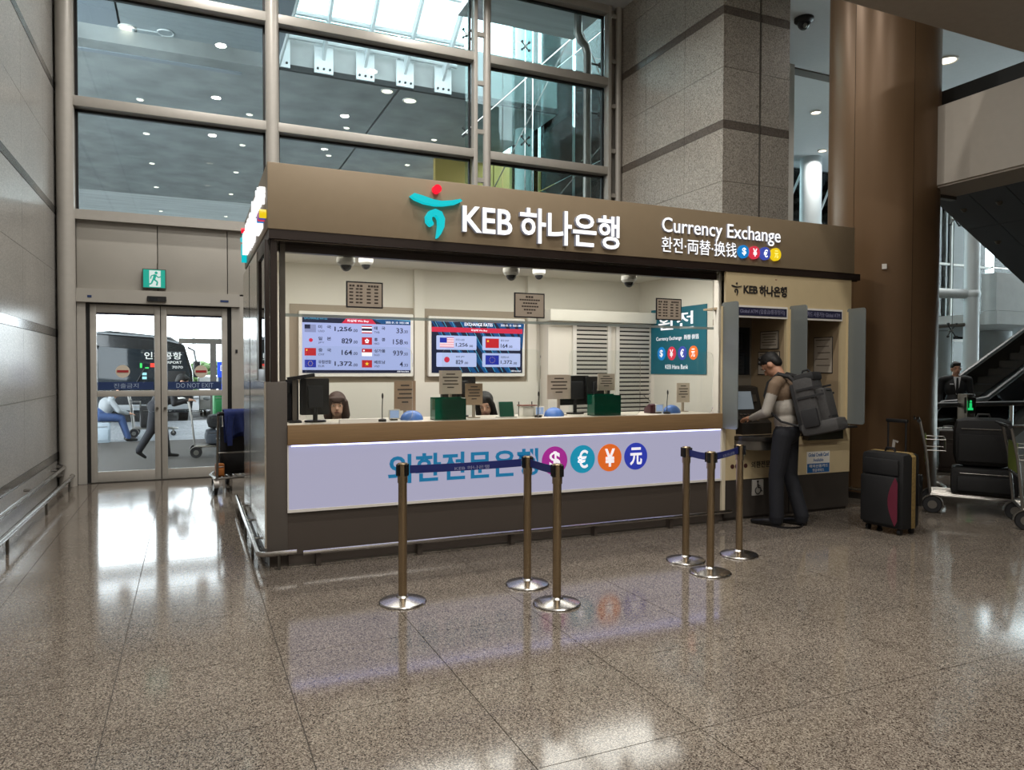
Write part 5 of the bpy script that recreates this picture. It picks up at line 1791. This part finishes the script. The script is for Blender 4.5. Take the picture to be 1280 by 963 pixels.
# slatted canopy between building and roadway at the left
can = T('slatted_canopy', None, None, (-1, 14, 8.2))
struct(can)
for k in range(30):
    y = 11.42 + .176 * k
    bx('slat', 'slat_grey', -1.18, 1.42, y, y + .168, 8.2, 8.24, can)
for k in range(4):
    bx('ceiling_panel', 'panel_bluegrey', -3.4, -1.22, 11.42 + 1.33 * k, 11.42 + 1.33 * k + 1.31, 8.2, 8.24, can)
bx('canopy_back', 'gap_dark', -3.4, 1.44, 11.42, 16.7, 8.24, 8.9, can)
bx('canopy_edge', 'panel_bluegrey', 1.42, 1.72, 11.42, 16.2, 7.95, 8.9, can)
MB().tube([(1.75, 11.6, 8.0), (1.75, 16.15, 7.95)], .04, 8).build('edge_tube', 'white_steel', can)
MB().box(-1.0, -.45, 16.05, 16.45, 8.185, 8.2).build('hatch_frame', 'white_steel', can)
MB().box(-.97, -.48, 16.08, 16.42, 8.18, 8.19).build('hatch', 'slat_grey', can)
def outdoor_lamp(x, y, z, label, w=0.0, r=.065):
    t = T('soffit_downlight', label, 'downlight', (x, y, z - .02), group='downlights under the roadway outside')
    MB().lathe([(r, .019), (r * 1.1, 0), (r * 1.3, 0), (r * 1.35, .02)], n=16).build('trim_ring', 'white', t, local=True)
    MB().cyl((0, 0, .008), (0, 0, .019), r, n=16).build('lens', 'lamp_glow', t, local=True)
outdoor_lamp(-1.07, 16.1, 8.2, 'bright downlight in the slatted canopy beside the square hatch', r=.13)
t = T('ceiling_speaker', 'round grille in the slatted canopy right of the bright downlight', 'grille', (-.4, 16.0, 8.19))
MB().lathe([(.15, 0), (.13, -.01), (.15, -.02), (.16, 0)], n=18).build('ring', 'white_steel', t, local=True)
MB().cyl((0, 0, -.008), (0, 0, 0), .13, n=18).build('mesh_face', 'slat_grey', t, local=True)
rowsL = {19.3: 'nearest', 22.0: 'second', 25.1: 'third', 28.3: 'fourth', 32.5: 'farthest'}
for y, rn in rowsL.items():
    for x, cn in ((-1.03, 'left'), (1.4, 'right'), (3.8, 'centre'), (6.2, 'far right')):
        if y > 29 and x > 2:
            continue
        outdoor_lamp(x, y, RZ, 'small downlight under the roadway, %s row, %s column seen through the glass' % (rn, cn))
outdoor_lamp(4.15, 16.4, RZ, 'upper of two bright lamps beside the steel brackets', r=.11)
outdoor_lamp(4.78, 16.75, RZ, 'lower of two bright lamps beside the steel brackets', r=.13)
# steel brackets, tubes and glazed canopy along the roadway edge
for k in range(5):
    x = 1.78 + .9 * k
    b = T('steel_bracket', 'white steel canopy bracket on the roadway edge, number %s from the left' % ('one', 'two', 'three', 'four', 'five', 'six', 'seven')[k], 'bracket', (x, 16.1, RZ), group='brackets on the roadway edge')
    pl = bx('base_plate', 'white_steel', x - .2, x + .2, 16.07, 16.12, RZ + .03, RZ + .62, b)
    for dx in (-.13, 0, .13):
        MB().cyl((x + dx, 16.05, RZ + .12), (x + dx, 16.07, RZ + .12), .025, n=8).build('bolt', 'gap_dark', pl)
    MB().prism([(16.07, RZ + .3), (16.07, RZ + .62), (14.6, RZ + 1.55), (14.55, RZ + 1.40)], 'x', x - .03, x + .03).build('arm', 'white_steel', b)
    MB().tube([(x, 14.6, RZ + 1.5), (x, 14.55, RZ + 1.75)], .03, 6).build('strut', 'white_steel', b)
for y, z, lab in ((16.0, .66, 'lowest'), (15.5, .95, 'middle'), (14.7, 1.5, 'topmost')):
    tag(MB().tube([(1.7, y, RZ + z), (5.68, y, RZ + z)], .055, 8).build('steel_tube', 'white_steel'), lab + ' long white steel tube joining the canopy brackets', 'tube')
tag(MB().add([(1.7, 16.0, RZ + .75), (5.65, 16.0, RZ + .75), (5.65, 14.5, RZ + 1.7), (1.7, 14.5, RZ + 1.7), (1.7, 16.0, RZ + .76), (5.65, 16.0, RZ + .76), (5.65, 14.5, RZ + 1.71), (1.7, 14.5, RZ + 1.71)],
             [(0, 1, 2, 3), (7, 6, 5, 4), (0, 4, 5, 1), (1, 5, 6, 2), (2, 6, 7, 3), (3, 7, 4, 0)]).build('canopy_glass', 'teal_pane'), 'sloping glass canopy on the white steel brackets', 'glass')
# glass guard rail above with spider fittings
gr = T('glass_guard', 'curving glass guard rail with grey handrail high above the steel brackets', 'railing', (5, 14.6, RZ + 1.8))
pts = [(2.0 + .45 * k, 14.3 - .25 * math.sin(k * .35), RZ + 2.9 - .02 * k * k * .3) for k in range(9)]
MB().tube(pts, .045, 8).build('handrail', 'steel_dark', gr)
for k in range(8):
    a, b = pts[k], pts[k + 1]
    MB().add([(a[0] + .03, a[1], RZ + 1.8), (b[0] - .03, b[1], RZ + 1.8), (b[0] - .03, b[1], b[2] - .1), (a[0] + .03, a[1], a[2] - .1),
              (a[0] + .03, a[1] + .012, RZ + 1.8), (b[0] - .03, b[1] + .012, RZ + 1.8), (b[0] - .03, b[1] + .012, b[2] - .1), (a[0] + .03, a[1] + .012, a[2] - .1)],
             [(0, 1, 2, 3), (7, 6, 5, 4), (0, 4, 5, 1), (1, 5, 6, 2), (2, 6, 7, 3), (3, 7, 4, 0)]).build('guard_pane', 'teal_pane', gr)
    MB().cyl((a[0], a[1], RZ + 1.7), (a[0], a[1], a[2]), .02, n=6).build('baluster', 'steel_dark', gr)
def spider(x, y, z, label, ax='y', s=.13):
    t = T('spider_fitting', label, 'fitting', (x, y, z), group='spider fittings of the glazing')
    mb = MB()
    for a in (45, 135, 225, 315):
        c_, s_ = math.cos(math.radians(a)) * s, math.sin(math.radians(a)) * s
        p = (c_, 0, s_) if ax == 'y' else (0, c_, s_)
        q_ = (c_, -.04, s_) if ax == 'y' else (-.04, c_, s_)
        mb.tube([(0, 0, 0), p], .014, 5).cyl(p, q_, .028, n=8)
    mb.build('arms', 'gap_dark', t, local=True)
    MB().cyl((0, .05, -.02) if ax == 'y' else (.05, 0, -.02), (0, -.03, 0) if ax == 'y' else (-.03, 0, 0), .035, n=8).build('hub', 'steel_dark', t, local=True)
for k in range(4):
    spider(2.45 + .9 * k, 14.2, RZ + 1.72 - .03 * k, 'dark spider fitting %s from the left along the foot of the glass guard' % ('first', 'second', 'third', 'fourth')[k])
# glazed vestibule to the right: tinted panes, rods and round columns
ves = T('glazed_vestibule', 'tall teal glass screen with rods outside the right-hand window', 'glazing', (7.2, 15, 0))
for j, (z0, z1) in enumerate(((0, 3.4), (3.42, 6.3), (6.32, 9.2), (9.22, 12))):
    for i in range(4):
        y0 = 11.9 + 1.9 * i
        bx('glass_sheet', 'teal_pane', 8.55, 8.565, y0, y0 + 1.88, z0, z1, ves)
    for i in range(3):
        x0 = 5.75 + .93 * i
        bx('glass_sheet', 'teal_pane', x0, x0 + .91, 15.6, 15.612, z0, z1, ves)
for a, b in (((5.6, 15.4, 4.2), (8.5, 15.4, 9.8)), ((6.0, 15.3, 3.4), (8.5, 13.0, 7.0)), ((5.6, 15.4, 6.8), (8.5, 13.8, 9.6)), ((7.2, 15.5, 2.0), (7.2, 15.5, 12)), ((7.25, 15.2, 2.0), (7.25, 15.2, 12))):
    MB().tube([a, b], .014, 5).build('tension_rod', 'steel', ves)
k = 0
for z in (4.9, 6.9, 9.1):
    for x, y in ((5.75, 15.5), (7.2, 15.5)):
        spider(x, y, z, '%s spider fitting on the vestibule glass' % ('lowest left', 'lowest right', 'middle left', 'middle right', 'top left', 'top right')[k])
        k += 1
def rcol(label, x, y, r, z0, z1, m='white_steel'):
    t = T('round_post', label, 'column', (x, y, z0))
    MB().cyl((x, y, z0), (x, y, z1), r, n=24).build('shaft', m, t)
    MB().lathe([(r * 1.12, 0), (r * 1.12, .15), (r, .18)], (x, y, z0), 24).build('collar', m, t)
    return t
mat('pale_teal', 'c6d8d6', 0.5)
mat('mid_teal', '9cb4b6', 0.6)
rcol('slim pale column behind the teal glass, left of two', 8.15, 17.6, .25, 0, 11, 'pale_teal')
rcol('thick pale column behind the teal glass, right of two', 9.3, 14.6, .35, 0, 5.93, 'pale_teal')
bx_ = T('vestibule_block', 'pale soffit block above the thick column behind the teal glass', 'building', (10, 15.5, 6.0))
MB().prism([(8.75, 6.0), (11.4, 6.0), (11.4, 8.0), (8.75, 7.6)], 'y', 14.0, 17).build('block', 'pale_teal', bx_)
bx('dark_soffit', 'mid_teal', 8.75, 11.4, 14.0, 17, 5.93, 6.0, bx_)
bx('inner_wall', 'mid_teal', 10.2, 10.4, 12.0, 20, 0, 5.93, bx_)
slab('ceiling_outside', 'concrete_light', 4.6, 7.05, WY + .1, 12.9, 8.15, 8.3)
yw = T('yellow_wall_panel', 'yellow lit wall below the roadway behind the middle window', 'wall', (10.5, 22, 0))
for k in range(3):
    bx('wall_sheet', 'yellow_wall', 6.75 + 1.9 * k, 6.75 + 1.9 * k + 1.87, 20.9, 21.1, 0, RZ, yw)
dp = T('downpipe', 'grey downpipe with a bend outside the right-hand window', 'pipe', (6.75, 11.75, 0))
MB().tube([(6.72, 11.75, 0), (6.72, 11.75, 7.35), (6.68, 11.75, 7.5), (6.58, 11.75, 7.58), (6.52, 11.75, 7.7), (6.52, 11.75, 8.2)], .075, 12).build('pipe', 'steel_dark', dp)
for z in (4.4, 6.3, 7.2):
    MB().cyl((6.72, 11.75, z), (6.98, 11.75, z), .02, n=8).box(6.96, 7.05, 11.72, 11.78, z - .04, z + .04).build('clip', 'gap_dark', dp)

# ---- through the doors: coach
mat('coach_black', '15181c', 0.25, 0.1, coat=.4)
mat('coach_glass', '20282e', 0.06, 0.1)
mat('coach_trim', '8d9194', 0.4)
emit('led_green', '38d060', 1.2)
emit('led_red', 'f04030', 1.2)
emit('led_cyan', 'a8e8f0', 0.9)
bus = T('coach', 'black airport coach parked outside the glass doors', 'bus', (-1.25, 24.4, -.14), math.radians(4))
def bl(mb, name, m, bev=0.0):
    return mb.build(name, m, bus, local=True, bevel=bev)
sh = MB().prism([(-1.3, .35), (1.3, .35), (1.36, .8), (1.34, 1.6), (1.12, 2.42), (.72, 2.68), (-.9, 2.82), (-1.3, 2.78)], 'y', 0, 9)
bl(sh, 'shell', 'coach_black', .08)
bl(MB().prism([(-1.22, .95), (1.24, .95), (1.26, 1.5), (1.1, 2.2), (-1.2, 2.35)], 'y', -.05, .02), 'windscreen', 'coach_glass', .02)
bl(MB().box(.38, 1.12, -.075, -.05, .9, 1.62), 'destination_board', 'black', .01)
bl(MB().box(-1.2, 1.2, -.06, .02, .45, .62), 'bumper', 'coach_trim', .02)
bl(MB().tube([(-1.25, -.06, 2.74), (.2, -.08, 2.66), (.95, -.05, 2.48)], .03, 6), 'roof_trim', 'coach_trim')
for sx in (-1, 1):
    bl(MB().ell((sx * .98, -.06, .72), (.2, .06, .11), 12, 8), 'headlamp', 'white')
    bl(MB().tube([(sx * 1.2, -.05, 2.35), (sx * 1.36, -.2, 2.25), (sx * 1.42, -.25, 1.9)], .03, 6), 'mirror_arm', 'coach_black')
    bl(MB().obox((sx * 1.43, -.25, 1.68), (.2, .12, .5)), 'mirror', 'coach_black', .03)
    for yy_ in (1.6, 7.0):
        bl(MB().cyl((sx * 1.0, yy_, .48), (sx * 1.28, yy_, .48), .48, n=24), 'wheel', 'rubber')
bl(MB().tube([(-.35, -.07, 1.0), (0, -.09, 1.7)], .018, 6), 'wiper', 'black')
def bus_txt(s_, x0, x1, z0, z1, m, name='lettering'):
    v, f = tmesh(s_, .015, 0.0)
    lo, hi = v.min(0), v.max(0)
    b_ = MB()
    b_.add([(x0 + (q_[0] - lo[0]) / (hi[0] - lo[0]) * (x1 - x0), -.08, z0 + (q_[1] - lo[1]) / (hi[1] - lo[1]) * (z1 - z0)) for q_ in v], f)
    return b_.build(name, m, bus, local=True, smooth=False)
bus_txt('인천공항', .0, 1.02, 1.98, 2.2, 'white')
bus_txt('AIRPORT', .5, 1.02, 1.85, 1.93, 'white')
bus_txt('7070', .75, 1.05, 1.70, 1.78, 'white')
bl(MB().box(-.12, -.06, -.075, -.05, 1.72, 1.86).box(.02, .12, -.075, -.05, 1.7, 1.74), 'green_indicator', 'led_green')
bl(MB().box(.16, .3, -.075, -.05, 1.74, 1.86), 'red_indicator', 'led_red')
bl(MB().box(-.06, .06, -.075, -.05, 1.5, 1.58).box(-.06, .06, -.075, -.05, 1.38, 1.46), 'cyan_indicator', 'led_cyan')
# shelter frame, blue stop sign, hedge, cars
sf = T('bus_shelter_frame', 'grey steel shelter frame beside the coach outside the doors', 'frame', (.4, 19.5, 0))
MB().box(-.25, 2.6, 19.44, 19.56, 2.17, 2.3).build('beam', 'alu_dark', sf)
MB().box(.46, .60, 19.44, 19.56, 0, 2.17).build('post', 'alu_dark', sf)
MB().box(2.4, 2.54, 19.44, 19.56, 0, 2.17).build('post', 'alu_dark', sf)
mat('sign_blue', '1a44c0', 0.4, emit='1a44c0', es=.25)
sb = T('stop_sign', 'tall blue bus stop pillar with white number outside the doors', 'sign', (.95, 18.6, 0))
bx('pillar', 'notice_navy', .62, 1.25, 18.55, 18.75, 0, 1.35, sb)
bx('head', 'sign_blue', .60, 1.27, 18.53, 18.77, 1.35, 1.72, sb)
bx('blue_panel', 'sign_blue', .68, 1.19, 18.53, 18.55, .8, 1.2, sb)
text('⊡ 11', .66, .98, 1.5, 1.64, 18.525, 'white', 'lettering', sb, .002, .01)
hd = T('hedge', 'low green hedge across the road outside the doors', 'hedge', (3, 45, 0))
hb = MB()
r2 = random.Random(3)
for k in range(900):
    x, y, z = -2 + r2.random() * 12, 45 + r2.random() * 2, .3 + r2.random() * 1.7 * (1 - .2 * r2.random())
    s_ = .1 + .14 * r2.random()
    hb.ell((x, y, z), (s_, s_, s_ * .8), 6, 4)
tag(hb.build('foliage', mat('hedge_green', '4f6a3c', 0.8, noise=.4, nscale=5), hd), kind='stuff')
MB().box(-2, 10, 45.3, 46.6, 0, .5).build('stems', 'gap_dark', hd)
def car(label, x, y, rz, m):
    c = T('car', label, 'car', (x, y, -.14), rz)
    MB().prism([(-2.1, .25), (2.1, .25), (2.15, .6), (1.9, .85), (1.0, .95), (.45, 1.42), (-1.2, 1.45), (-1.75, .98), (-2.1, .9)], 'y', -.85, .85).build('bodywork', m, c, local=True, bevel=.06)
    MB().prism([(.9, .96), (.42, 1.36), (-1.15, 1.38), (-1.6, .98)], 'y', -.87, .87).build('windows', 'coach_glass', c, local=True, bevel=.02)
    for a in (-1.3, 1.3):
        for b in (-.72, .72):
            MB().cyl((a, b - .1, .32), (a, b + .1, .32), .32, n=18).build('wheel', 'rubber', c, local=True)
    for b in (-.6, .6):
        MB().ell((2.08, b, .62), (.08, .16, .08), 8, 6).build('headlamp', 'coach_trim', c, local=True)
    return c
mat('car_white', 'e4e4e2', 0.25, coat=.5)
car('white car parked beyond the shelter frame outside', 1.15, 30.0, -1.57, 'car_white')
car('silver car behind the white car outside', 3.9, 33.0, 2.8, 'coach_trim')
for k, x in enumerate((-4.0, .3, 2.2, 6)):
    rcol('thin lamp mast on the far side of the road, number %s from the left' % ('one', 'two', 'three', 'four')[k], x, 60 + k, .12, -.14, 12, 'white_steel')

# ---- people and luggage on the pavement
def walker(label, x, y, rz, prims, mats, hc, rot, hm='hair_black', vox=.013):
    t = T('person', label, 'person', (x, y, 0), rz)
    body('body', prims, mats, t, vox, 3)
    face(hc, rot, t)
    A = lambda a, b, c: tuple(Vector(hc) + rot @ Vector((a, b, c)))
    body('hair', [('e', A(0, -.018, .045), (.085, .104, .088), 0, rot), ('e', A(0, -.06, .0), (.075, .06, .075), 0, rot), ('c', A(-.045, .07, .085), A(.045, .07, .085), .024, .024, 0)], [hm], t, .012, 3)
    return t
rot = Rx(-.35)
hc = (0, .43, 1.33)
pr = head(hc, rot, 1) + [('c', (0, .31, 1.2), (0, .39, 1.27), .055, .052, 1), ('e', (0, .2, 1.09), (.18, .15, .17), 0), ('c', (-.15, .28, 1.17), (.15, .28, 1.17), .065, .065, 0), ('e', (0, .07, .98), (.16, .14, .15), 0), ('e', (0, -.01, .9), (.165, .125, .12), 3),
     ('c', (-.09, 0, .88), (-.09, .12, .48), .1, .08, 3), ('c', (-.09, .12, .48), (-.09, .17, .1), .075, .065, 3), ('c', (-.09, .16, .045), (-.09, .34, .03), .042, .03, 2),
     ('c', (.09, 0, .88), (.09, -.06, .50), .1, .08, 3), ('c', (.09, -.06, .50), (.09, -.25, .17), .075, .062, 3), ('c', (.09, -.27, .13), (.09, -.16, .035), .042, .03, 2)]
for sx in (-1, 1):
    pr += [('c', (sx * .19, .28, 1.15), (sx * .23, .30, .95), .06, .052, 0), ('c', (sx * .23, .30, .95), (sx * .2, .5, 1.0), .05, .038, 0)]
    pr += hand((sx * .2, .51, 1.0), (0, 1, .05), sx, (0, 0, 1), 1)
walker('person in black pushing a luggage trolley past the glass doors', -.55, 14.0, math.radians(-90), pr, ['black_soft', 'skin', 'shoe_black', 'trousers'], hc, rot)
trolley('trolley with grey bags pushed past the doors outside', .05, 14.0, math.radians(-90), 'black_soft')
mat('bag_grey', '3b4048', 0.7, noise=.1, nscale=20)
bag('lower round grey duffel on the trolley outside the doors', .48, 14.0, .21, .5, .5, .28, 0, 'bag_grey', .12, 'duffel_bag', True, cat='bag')
bag('upper dark duffel on the trolley outside the doors', .50, 14.0, .50, .46, .42, .24, 0, 'luggage_black', .1, 'duffel_bag', True, cat='bag')
mat('case_green', '1f6a38', 0.5)
for k, (x, y, lab) in enumerate(((.55, 16.2, 'left'), (.85, 16.3, 'middle'), (1.12, 16.45, 'right'))):
    bag('green hard suitcase outside the doors, %s of three' % lab, x, y, .55, .24, .2, .52, .15, 'case_green', .05)
pl_ = T('baggage_platform', 'low dark baggage platform under the three green suitcases outside', 'platform', (.84, 16.3, -.012))
MB().box(.38, 1.3, 16.1, 16.6, .45, .55).build('deck', 'gap_dark', pl_)
for x in (.42, 1.26):
    for y in (16.14, 16.56):
        MB().box(x - .03, x + .03, y - .03, y + .03, -.012, .45).build('leg', 'gap_dark', pl_)
mat('jeans', '2a3f66', 0.8, noise=.1, nscale=20)
mat('jacket_grey', '8b8f92', 0.8)
rot = Rx(-.5)
hc = (0, .34, 1.08)
pr = head(hc, rot, 1) + [('c', (0, .26, .95), (0, .31, 1.02), .055, .052, 1), ('e', (0, .13, .76), (.18, .15, .19), 0), ('c', (-.15, .22, .9), (.15, .22, .9), .065, .065, 0), ('e', (0, 0, .58), (.17, .15, .15), 3)]
for sx in (-1, 1):
    pr += [('c', (sx * .1, 0, .54), (sx * .14, .40, .50), .1, .075, 3), ('c', (sx * .14, .40, .50), (sx * .14, .52, .1), .07, .055, 3), ('c', (sx * .14, .5, .045), (sx * .15, .68, .03), .042, .03, 2),
           ('c', (sx * .2, .2, .88), (sx * .25, .34, .66), .06, .052, 0), ('c', (sx * .25, .34, .66), (sx * .17, .52, .60), .05, .038, 0)]
    pr += hand((sx * .17, .53, .6), (0, 1, -.1), sx, (0, 0, 1), 1)
walker('person in grey jacket and jeans seated on a pale case outside', -1.75, 17.5, math.radians(-80), pr, ['jacket_grey', 'skin', 'shoe_black', 'jeans'], hc, rot)
mat('case_pale', '9aa6b0', 0.4)
bag('pale grey hard case used as a seat outside the doors', -1.75, 17.5, -.012, .4, .3, .44, 0.1, 'case_pale', .04)
trolley('trolley standing before the coach outside the doors', -1.2, 18.6, math.radians(-90), 'black_soft')
bag('black case on the trolley before the coach', -.85, 18.6, .21, .4, .4, .5, .1, 'luggage_black', .05)
tag(MB().box(-1.95, -1.65, 15.6, 15.75, -.012, -.004).build('tactile_strip', mat('tactile', 'b89a3a', 0.7)), 'short yellow tactile strip on the pavement outside the left door', 'marking')
# ================================================================== FAR RIGHT: ESCALATORS, COLUMNS, GLAZING
mat('dark_panel', '4b545e', 0.45, 0.2, noise=.06, nscale=2)
mat('pale_concrete', '9fa4a4', 0.8, noise=.06, nscale=4)
mat('white_col', 'b9c2c6', 0.45)
mat('rail_black', '15171a', 0.4)
glass('esc_glass', (0.93, 0.98, 0.98))
# underside of the upper escalator: descends toward +X
def ez(x):
    return 3.98 - .52 * (x - 9.58)
up = T('escalator', 'dark panelled underside of the escalator descending behind the white beam', 'escalator', (11.5, 6.2, 2.6))
ang = math.atan(.52)
for j in range(4):
    y1 = 7.0 - .485 * j
    y0 = y1 - .475
    for i in range(5):
        xa, xb = 8.82 + 1.5 * i, 8.82 + 1.5 * i + 1.49
        MB().prism([(xa, ez(xa)), (xb, ez(xb)), (xb, ez(xb) + .05), (xa, ez(xa) + .05)], 'y', y0, y1).build('soffit_panel', 'dark_panel', up)
        if j < 3:
            for s_ in (.35, 1.1):
                xx = xa + s_
                MB().cyl((xx, (y0 + y1) / 2, ez(xx) - .035), (xx, (y0 + y1) / 2, ez(xx) + .01), .02, .05, 10).build('soffit_stud', 'alu_dark', up)  # plain metal stud on the panel, not a lamp
MB().prism([(8.82, ez(8.82) + .05), (16.3, ez(16.3) + .05), (16.3, ez(16.3) + .75), (8.82, ez(8.82) + .75)], 'y', 5.06, 7.0).build('truss', 'gap_dark', up)
# lower escalator rising to the right
es = T('escalator', 'lower escalator with glass sides and black handrails rising to the right', 'escalator', (13, 8.2, 0))
def sz(x):
    return max(0.0, (x - 12.75) * .48)
for y in (8.33, 9.35):
    P_ = [(11.55, .0), (11.55, .75), (11.65, .95), (12.75, 1.0), (18.0, 1.0 + sz(18.0)), (18.0, sz(18.0)), (12.75, 0.0)]
    MB().prism(P_, 'y', y - .008, y + .008).build('glass_side', 'esc_glass', es)
    MB().tube([(11.75, y, .18), (11.58, y, .3), (11.5, y, .6), (11.56, y, .88), (11.75, y, 1.0), (12.6, y, 1.03), (12.9, y, 1.06), (18.0, y, 1.03 + sz(18.0))], .045, 8).build('handrail', 'rail_black', es)
    MB().prism([(11.7, 0), (12.75, .0), (18, sz(18) - .05), (18, sz(18) + .22), (12.65, .22), (11.7, .2)], 'y', y - .12, y + .12).build('skirt', 'steel_dark', es)
for k in range(14):
    x = 13.0 + .36 * k
    MB().box(x, x + .38, 8.46, 9.22, sz(x) - .05, sz(x) + .1).build('step', 'alu', es)
MB().prism([(12.8, -.0), (18, sz(18) - .1), (18, sz(18) - .9), (14.2, 0)], 'y', 8.3, 9.38).build('truss', 'white_col', es)
# barrier loop and green-lit post
br = T('guard_rail', 'dark tubular guard rail across the escalator landing', 'rail', (11.4, 7.6, 0))
MB().tube([(10.75, 7.9, 0), (10.75, 7.9, .75), (10.8, 7.9, .92), (10.95, 7.88, 1.0), (13.2, 7.45, 1.02)], .04, 8).build('guard_tube', 'rail_black', br)
MB().tube([(10.85, 7.88, .62), (13.2, 7.45, .64)], .02, 8).build('guard_tube', 'steel', br)
MB().cyl((12.4, 7.6, 0), (12.4, 7.6, 1.0), .03, n=10).build('post', 'steel', br)
gp = T('signal_post', 'steel post with a green glowing pedestrian pictogram before the suited man', 'post', (11.45, 7.72, 0))
MB().box(11.35, 11.55, 7.64, 7.80, 0, 1.18).build('post', 'steel', gp, bevel=.01)
MB().obox((11.45, 7.70, 1.0), (.17, .17, .26), Rz(-YAW)).build('head', 'black', gp, bevel=.008)
gf_ = emit('signal_green', '20d070', 0.8)
pg = MB()
pg.ell((11.39, 7.605, 1.06), (.022, .01, .022), 8, 6)
pg.obox((11.388, 7.605, .985), (.035, .01, .10), Rz(-YAW))
pg.obox((11.388, 7.605, .94), (.075, .01, .035), Rz(-YAW))
pg.build('pictogram', 'signal_green', gp)
# columns and concrete
rcol('slim white column with a cross tube beyond the escalators', 17.7, 11.84, .17, 0, CZ, 'white_col')
rcol('stout pale column under the concrete parapet at the right', 22.2, 14.2, .5, 0, 2.74, 'white_col')
rcol('pale clad column just right of the brown column, far away', 20.7, 14.9, .42, 0, 2.74, 'white_col')
rcol('white column between the granite pier and the brown column', 17.15, 16.46, .31, 0, CZ, 'white_col')
ct = T('cross_tube', 'thick white horizontal tube joined to the slim column', 'tube', (16.9, 12.2, 3.45))
MB().tube([(15.6, 12.75, 3.52), (17.7, 11.84, 3.45)], .12, 14).build('tube', 'white_col', ct)
MB().tube([(15.2, 12.9, 3.1), (15.6, 12.75, 2.75), (16.4, 12.45, 2.62), (17.6, 11.9, 2.7)], .05, 8).build('arch', 'steel_dark', ct)
MB().ell((17.7, 11.84, 3.45), (.2, .2, .18), 14, 8).build('joint', 'white_col', ct)
pp = T('gallery_parapet', 'pale concrete gallery parapet under the dark escalator at the right edge', 'wall', (20.5, 11.5, 2.7))
bx('parapet_band', 'pale_concrete', 18.3, 26.5, 11.6, 12.0, 2.72, 3.05, pp)
bx('parapet_band', 'pale_concrete', 18.3, 26.5, 11.62, 12.0, 3.06, 4.0, pp)
bx('gallery_floor', 'pale_concrete', 18.3, 26.5, 12.0, 17, 2.75, 3.0, pp)
MB().tube([(18.4, 11.8, 4.15), (26.5, 11.8, 4.15)], .03, 8).build('top_rail', 'steel', pp)
bx('glass_guard', 'teal_pane', 18.5, 26.4, 11.79, 11.81, 4.02, 5.0, pp)
lp_ = T('link_bridge', 'pale concrete link bridge band seen behind the cross tube', 'bridge', (17, 15, 2.5))
bx('band', 'pale_concrete', 12.5, 18.25, 15.0, 15.4, 2.35, 3.0, lp_)
bx('soffit', 'gap_dark', 12.5, 16.6, 15.4, 17.2, 2.3, 2.4, lp_)
# end glazing with blue-grey daylight, mullions and inner lights
ew = T('window_4', None, None, (17.6, 17.4, 0))
struct(ew)
for i in range(7):
    x = 11.9 + 2.15 * i
    for z0, z1 in ((0, 2.6), (2.68, 5.3), (5.38, CZ)):
        bx('pane', 'teal_pane', x + .04, x + 2.11, 17.39, 17.41, z0, z1, ew)
    bx('mullion', 'alu', x - .04, x + .04, 17.32, 17.48, 0, CZ, ew)
for z in (2.64, 5.34):
    bx('transom', 'alu', 11.6, 27, 17.34, 17.46, z - .04, z + .04, ew)
for a, b in (((16.2, 17.2, 5.2), (17.6, 17.2, 7.9)), ((17.6, 17.2, 5.2), (19.0, 17.2, 7.9)), ((18.9, 17.2, 5.2), (17.5, 17.2, 7.9))):
    MB().tube([a, b], .035, 6).build('brace', 'white_col', ew)
tb = T('terminal_block', 'dim blue-grey office front beyond the far glazing', 'building', (21, 21, 0))
mat('office_dark', '2c3a48', 0.6)
emit('office_blue', '6f9ad0', 0.7)
emit('office_warm', 'd8b878', 0.7)
mat('ad_red', '5a2a30', 0.6)
bx('front', 'office_dark', 17.8, 30, 20.0, 20.4, 0, 9, tb)
for k in range(8):
    bx('lit_window', 'office_blue', 18.4 + 1.3 * k, 18.9 + 1.3 * k, 19.97, 20.0, 5.5 + .4 * (k % 2), 6.2 + .4 * (k % 2), tb)
for k in range(6):
    bx('dark_window', 'coach_glass', 18.2 + 1.3 * k, 19.2 + 1.3 * k, 19.98, 20.0, 3.3, 4.8, tb)
bx('warm_window', 'office_warm', 18.9, 19.7, 19.96, 19.98, 4.1, 4.7, tb)
bx('red_banner', 'ad_red', 18.0, 26, 19.9, 19.98, .9, 2.2, tb)
ly = T('ceiling_spots', 'short string of blue ceiling spots under the far gallery', 'lamp', (20, 15.6, 6.8))
bx('track', 'alu_dark', 17.9, 22, 15.5, 15.6, 6.85, 6.95, ly)
for k in range(5):
    MB().obox((18.2 + .7 * k, 15.5, 6.7), (.35, .1, .1)).build('spot', 'office_blue', ly)
spider(17.25, 12.0, 5.3, 'spider fitting hanging left of the slim white column, upper', 'y', .22)
spider(17.2, 12.0, 2.55, 'spider fitting hanging left of the slim white column, lower', 'y', .22)
tag(MB().tube([(17.22, 12.0, 0.2), (17.22, 12.0, 7.9)], .012, 5).build('tension_cable', 'steel_dark'), 'thin vertical cable left of the slim white column', 'cable')
